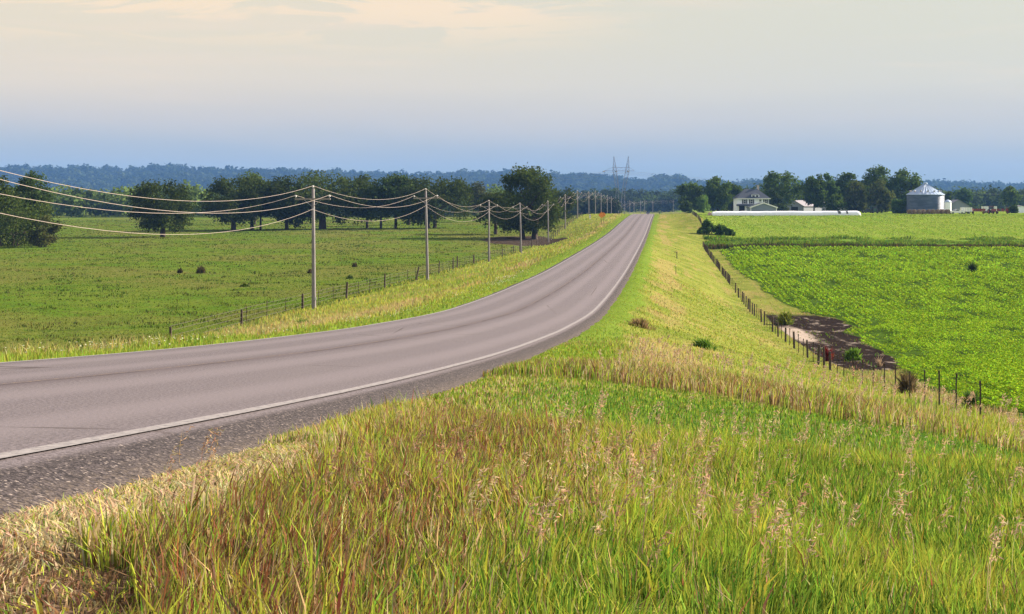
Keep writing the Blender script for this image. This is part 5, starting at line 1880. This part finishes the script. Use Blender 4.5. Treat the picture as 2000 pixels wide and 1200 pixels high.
car('car', 'dark car just showing over the crest of the road', 1265.5, 640, math.radians(-96), M_CARP, lift=0.30)
car('pickup_truck', 'white pickup truck parked right of the white silo', 1868, 509, math.radians(190), M_WHT, True, cat='pickup')
car('pickup_truck', 'dark pickup with pale cab under the big grove', 1696, 545, math.radians(200), M_CARP, True, cat='pickup')


def trailer(label, px, D, L_, H_, rz=0.0, lift_=0.75):
    p = at(px, D)
    r = thing('box_trailer', label, 'trailer', p, rz, 'white trailers in the farmyard')
    MB().box((0, 0, lift_ + H_ / 2), (L_, 2.2, H_)).build('box', M_WHT, r)
    rb_ = MB()
    for k in range(int(L_ / 0.6) + 1):
        rb_.box((-L_ / 2 + 0.05 + k * (L_ - 0.1) / int(L_ / 0.6), -1.12, lift_ + H_ / 2), (0.06, 0.04, H_ - 0.02))
    rb_.build('side_rib', M_STEEL, r)
    MB().box((0, 0, lift_ - 0.1), (L_ + 0.6, 1.4, 0.16)).build('chassis', M_TPOST, r)
    for sx in (-0.22, 0.22):
        for sy in (-1, 1):
            wheel(r, sx * L_, sy * 0.95, 0.38, 0.25)
    return r


trailer('low white box trailer right of the white pickup', 1887, 512, 3.7, 1.55)
trailer('white box trailer standing behind the red tractor', 1932, 540, 5.2, 1.75)


def tractor(label, px, D, rz, paint, cab=True, cat='tractor', name='tractor'):
    p = at(px, D)
    r = thing(name, label, cat, p, rz)
    MB().box((0.9, 0, 1.35), (1.9, 0.75, 0.75)).box((1.0, 0, 0.85), (2.2, 0.5, 0.35)).build('bonnet', paint, r)
    MB().box((-0.75, 0, 1.0), (1.3, 0.9, 0.6)).box((-0.8, 0.75, 1.62), (1.2, 0.5, 0.08)).box((-0.8, -0.75, 1.62), (1.2, 0.5, 0.08)).build('rear_body', paint, r)
    if cab:
        MB().box((-0.6, 0, 2.1), (1.25, 1.3, 1.0)).build('cab_window', M_GLASS, r)
        MB().box((-0.6, 0, 2.68), (1.5, 1.5, 0.14)).build('cab_roof', paint, r)
    MB().tube([(1.2, 0.2, 1.7), (1.2, 0.2, 2.5)], 0.05, 6).build('exhaust', M_TPOST, r)
    for sy in (-1, 1):
        wheel(r, -0.8, sy * 0.85, 0.82, 0.45, paint)
        wheel(r, 1.55, sy * 0.75, 0.45, 0.28, paint)
    return r


tractor('dark green tractor with cab parked under the big grove', 1709, 535, math.radians(-100), M_GRNP)
tractor('red tractor among the implements right of the trailers', 1938, 515, math.radians(-75), M_RED)


def implement(label, px, D, L_, rz, paint, k_=5):
    p = at(px, D)
    r = thing('farm_implement', label, 'implement', p, rz, 'red implements in the farmyard')
    fr = MB()
    for sy in (-0.7, 0.7):
        fr.box((0, sy, 0.95), (L_, 0.14, 0.16))
    for k in range(k_):
        fr.box((-L_ / 2 + 0.1 + k * (L_ - 0.2) / (k_ - 1), 0, 0.95), (0.12, 1.55, 0.14))
    fr.build('frame', paint, r)
    hp2 = MB()
    for k in range(k_ - 1):
        x_ = -L_ / 2 + (k + 0.5) * L_ / (k_ - 1)
        hp2.box((x_, 0.1, 1.45), (L_ / k_ * 0.72, 0.9, 0.75), taper=1.25)
    hp2.build('hopper', paint, r)
    ti = MB()
    for k in range(k_ * 2):
        x_ = -L_ / 2 + 0.1 + k * (L_ - 0.2) / (k_ * 2 - 1)
        ti.tube([(x_, -0.7, 0.9), (x_ + 0.05, -0.95, 0.5), (x_, -0.8, 0.1)], 0.035, 5)
    ti.build('tine', M_TPOST, r)
    MB().tube([(0, -0.7, 0.95), (0, -2.2, 0.7)], 0.07, 6).tube([(L_ * 0.3, 0, 1.0), (L_ * 0.35, 0, 2.6)], 0.05, 5).build('drawbar', paint, r)
    for sx in (-0.4, 0.4):
        wheel(r, sx * L_, 0.55, 0.42, 0.25, paint)
    return r


implement('red seed drill parked left of the red tractor', 1912, 512, 5.0, 0.15, M_RED)
implement('red cultivator parked right of the red tractor', 1958, 514, 4.4, -0.2, M_RED, 4)

# ---------------------------------------------------------------- air
HZ = 2900.0
hb = MB()
hb.box((0, 2950, CZ + 65), (2 * HZ, 6150, 230))
hz = hb.build('haze', [])
hzm = bpy.data.materials.new('haze_air')
hzm.use_nodes = True
t = NT(hzm.node_tree)
pv_ = t.node('ShaderNodeVolumePrincipled')
t.put(pv_, 'Color', (0.16, 0.35, 0.82, 1))
t.put(pv_, 'Density', 0.000085)
t.put(pv_, 'Anisotropy', 0.0)
ho = t.node('ShaderNodeOutputMaterial')
t.put(ho, 'Volume', pv_.outputs[0])
hz.data.materials.append(hzm)
tag(hz, 'thin blue evening haze over the far land', 'haze', kind='stuff')
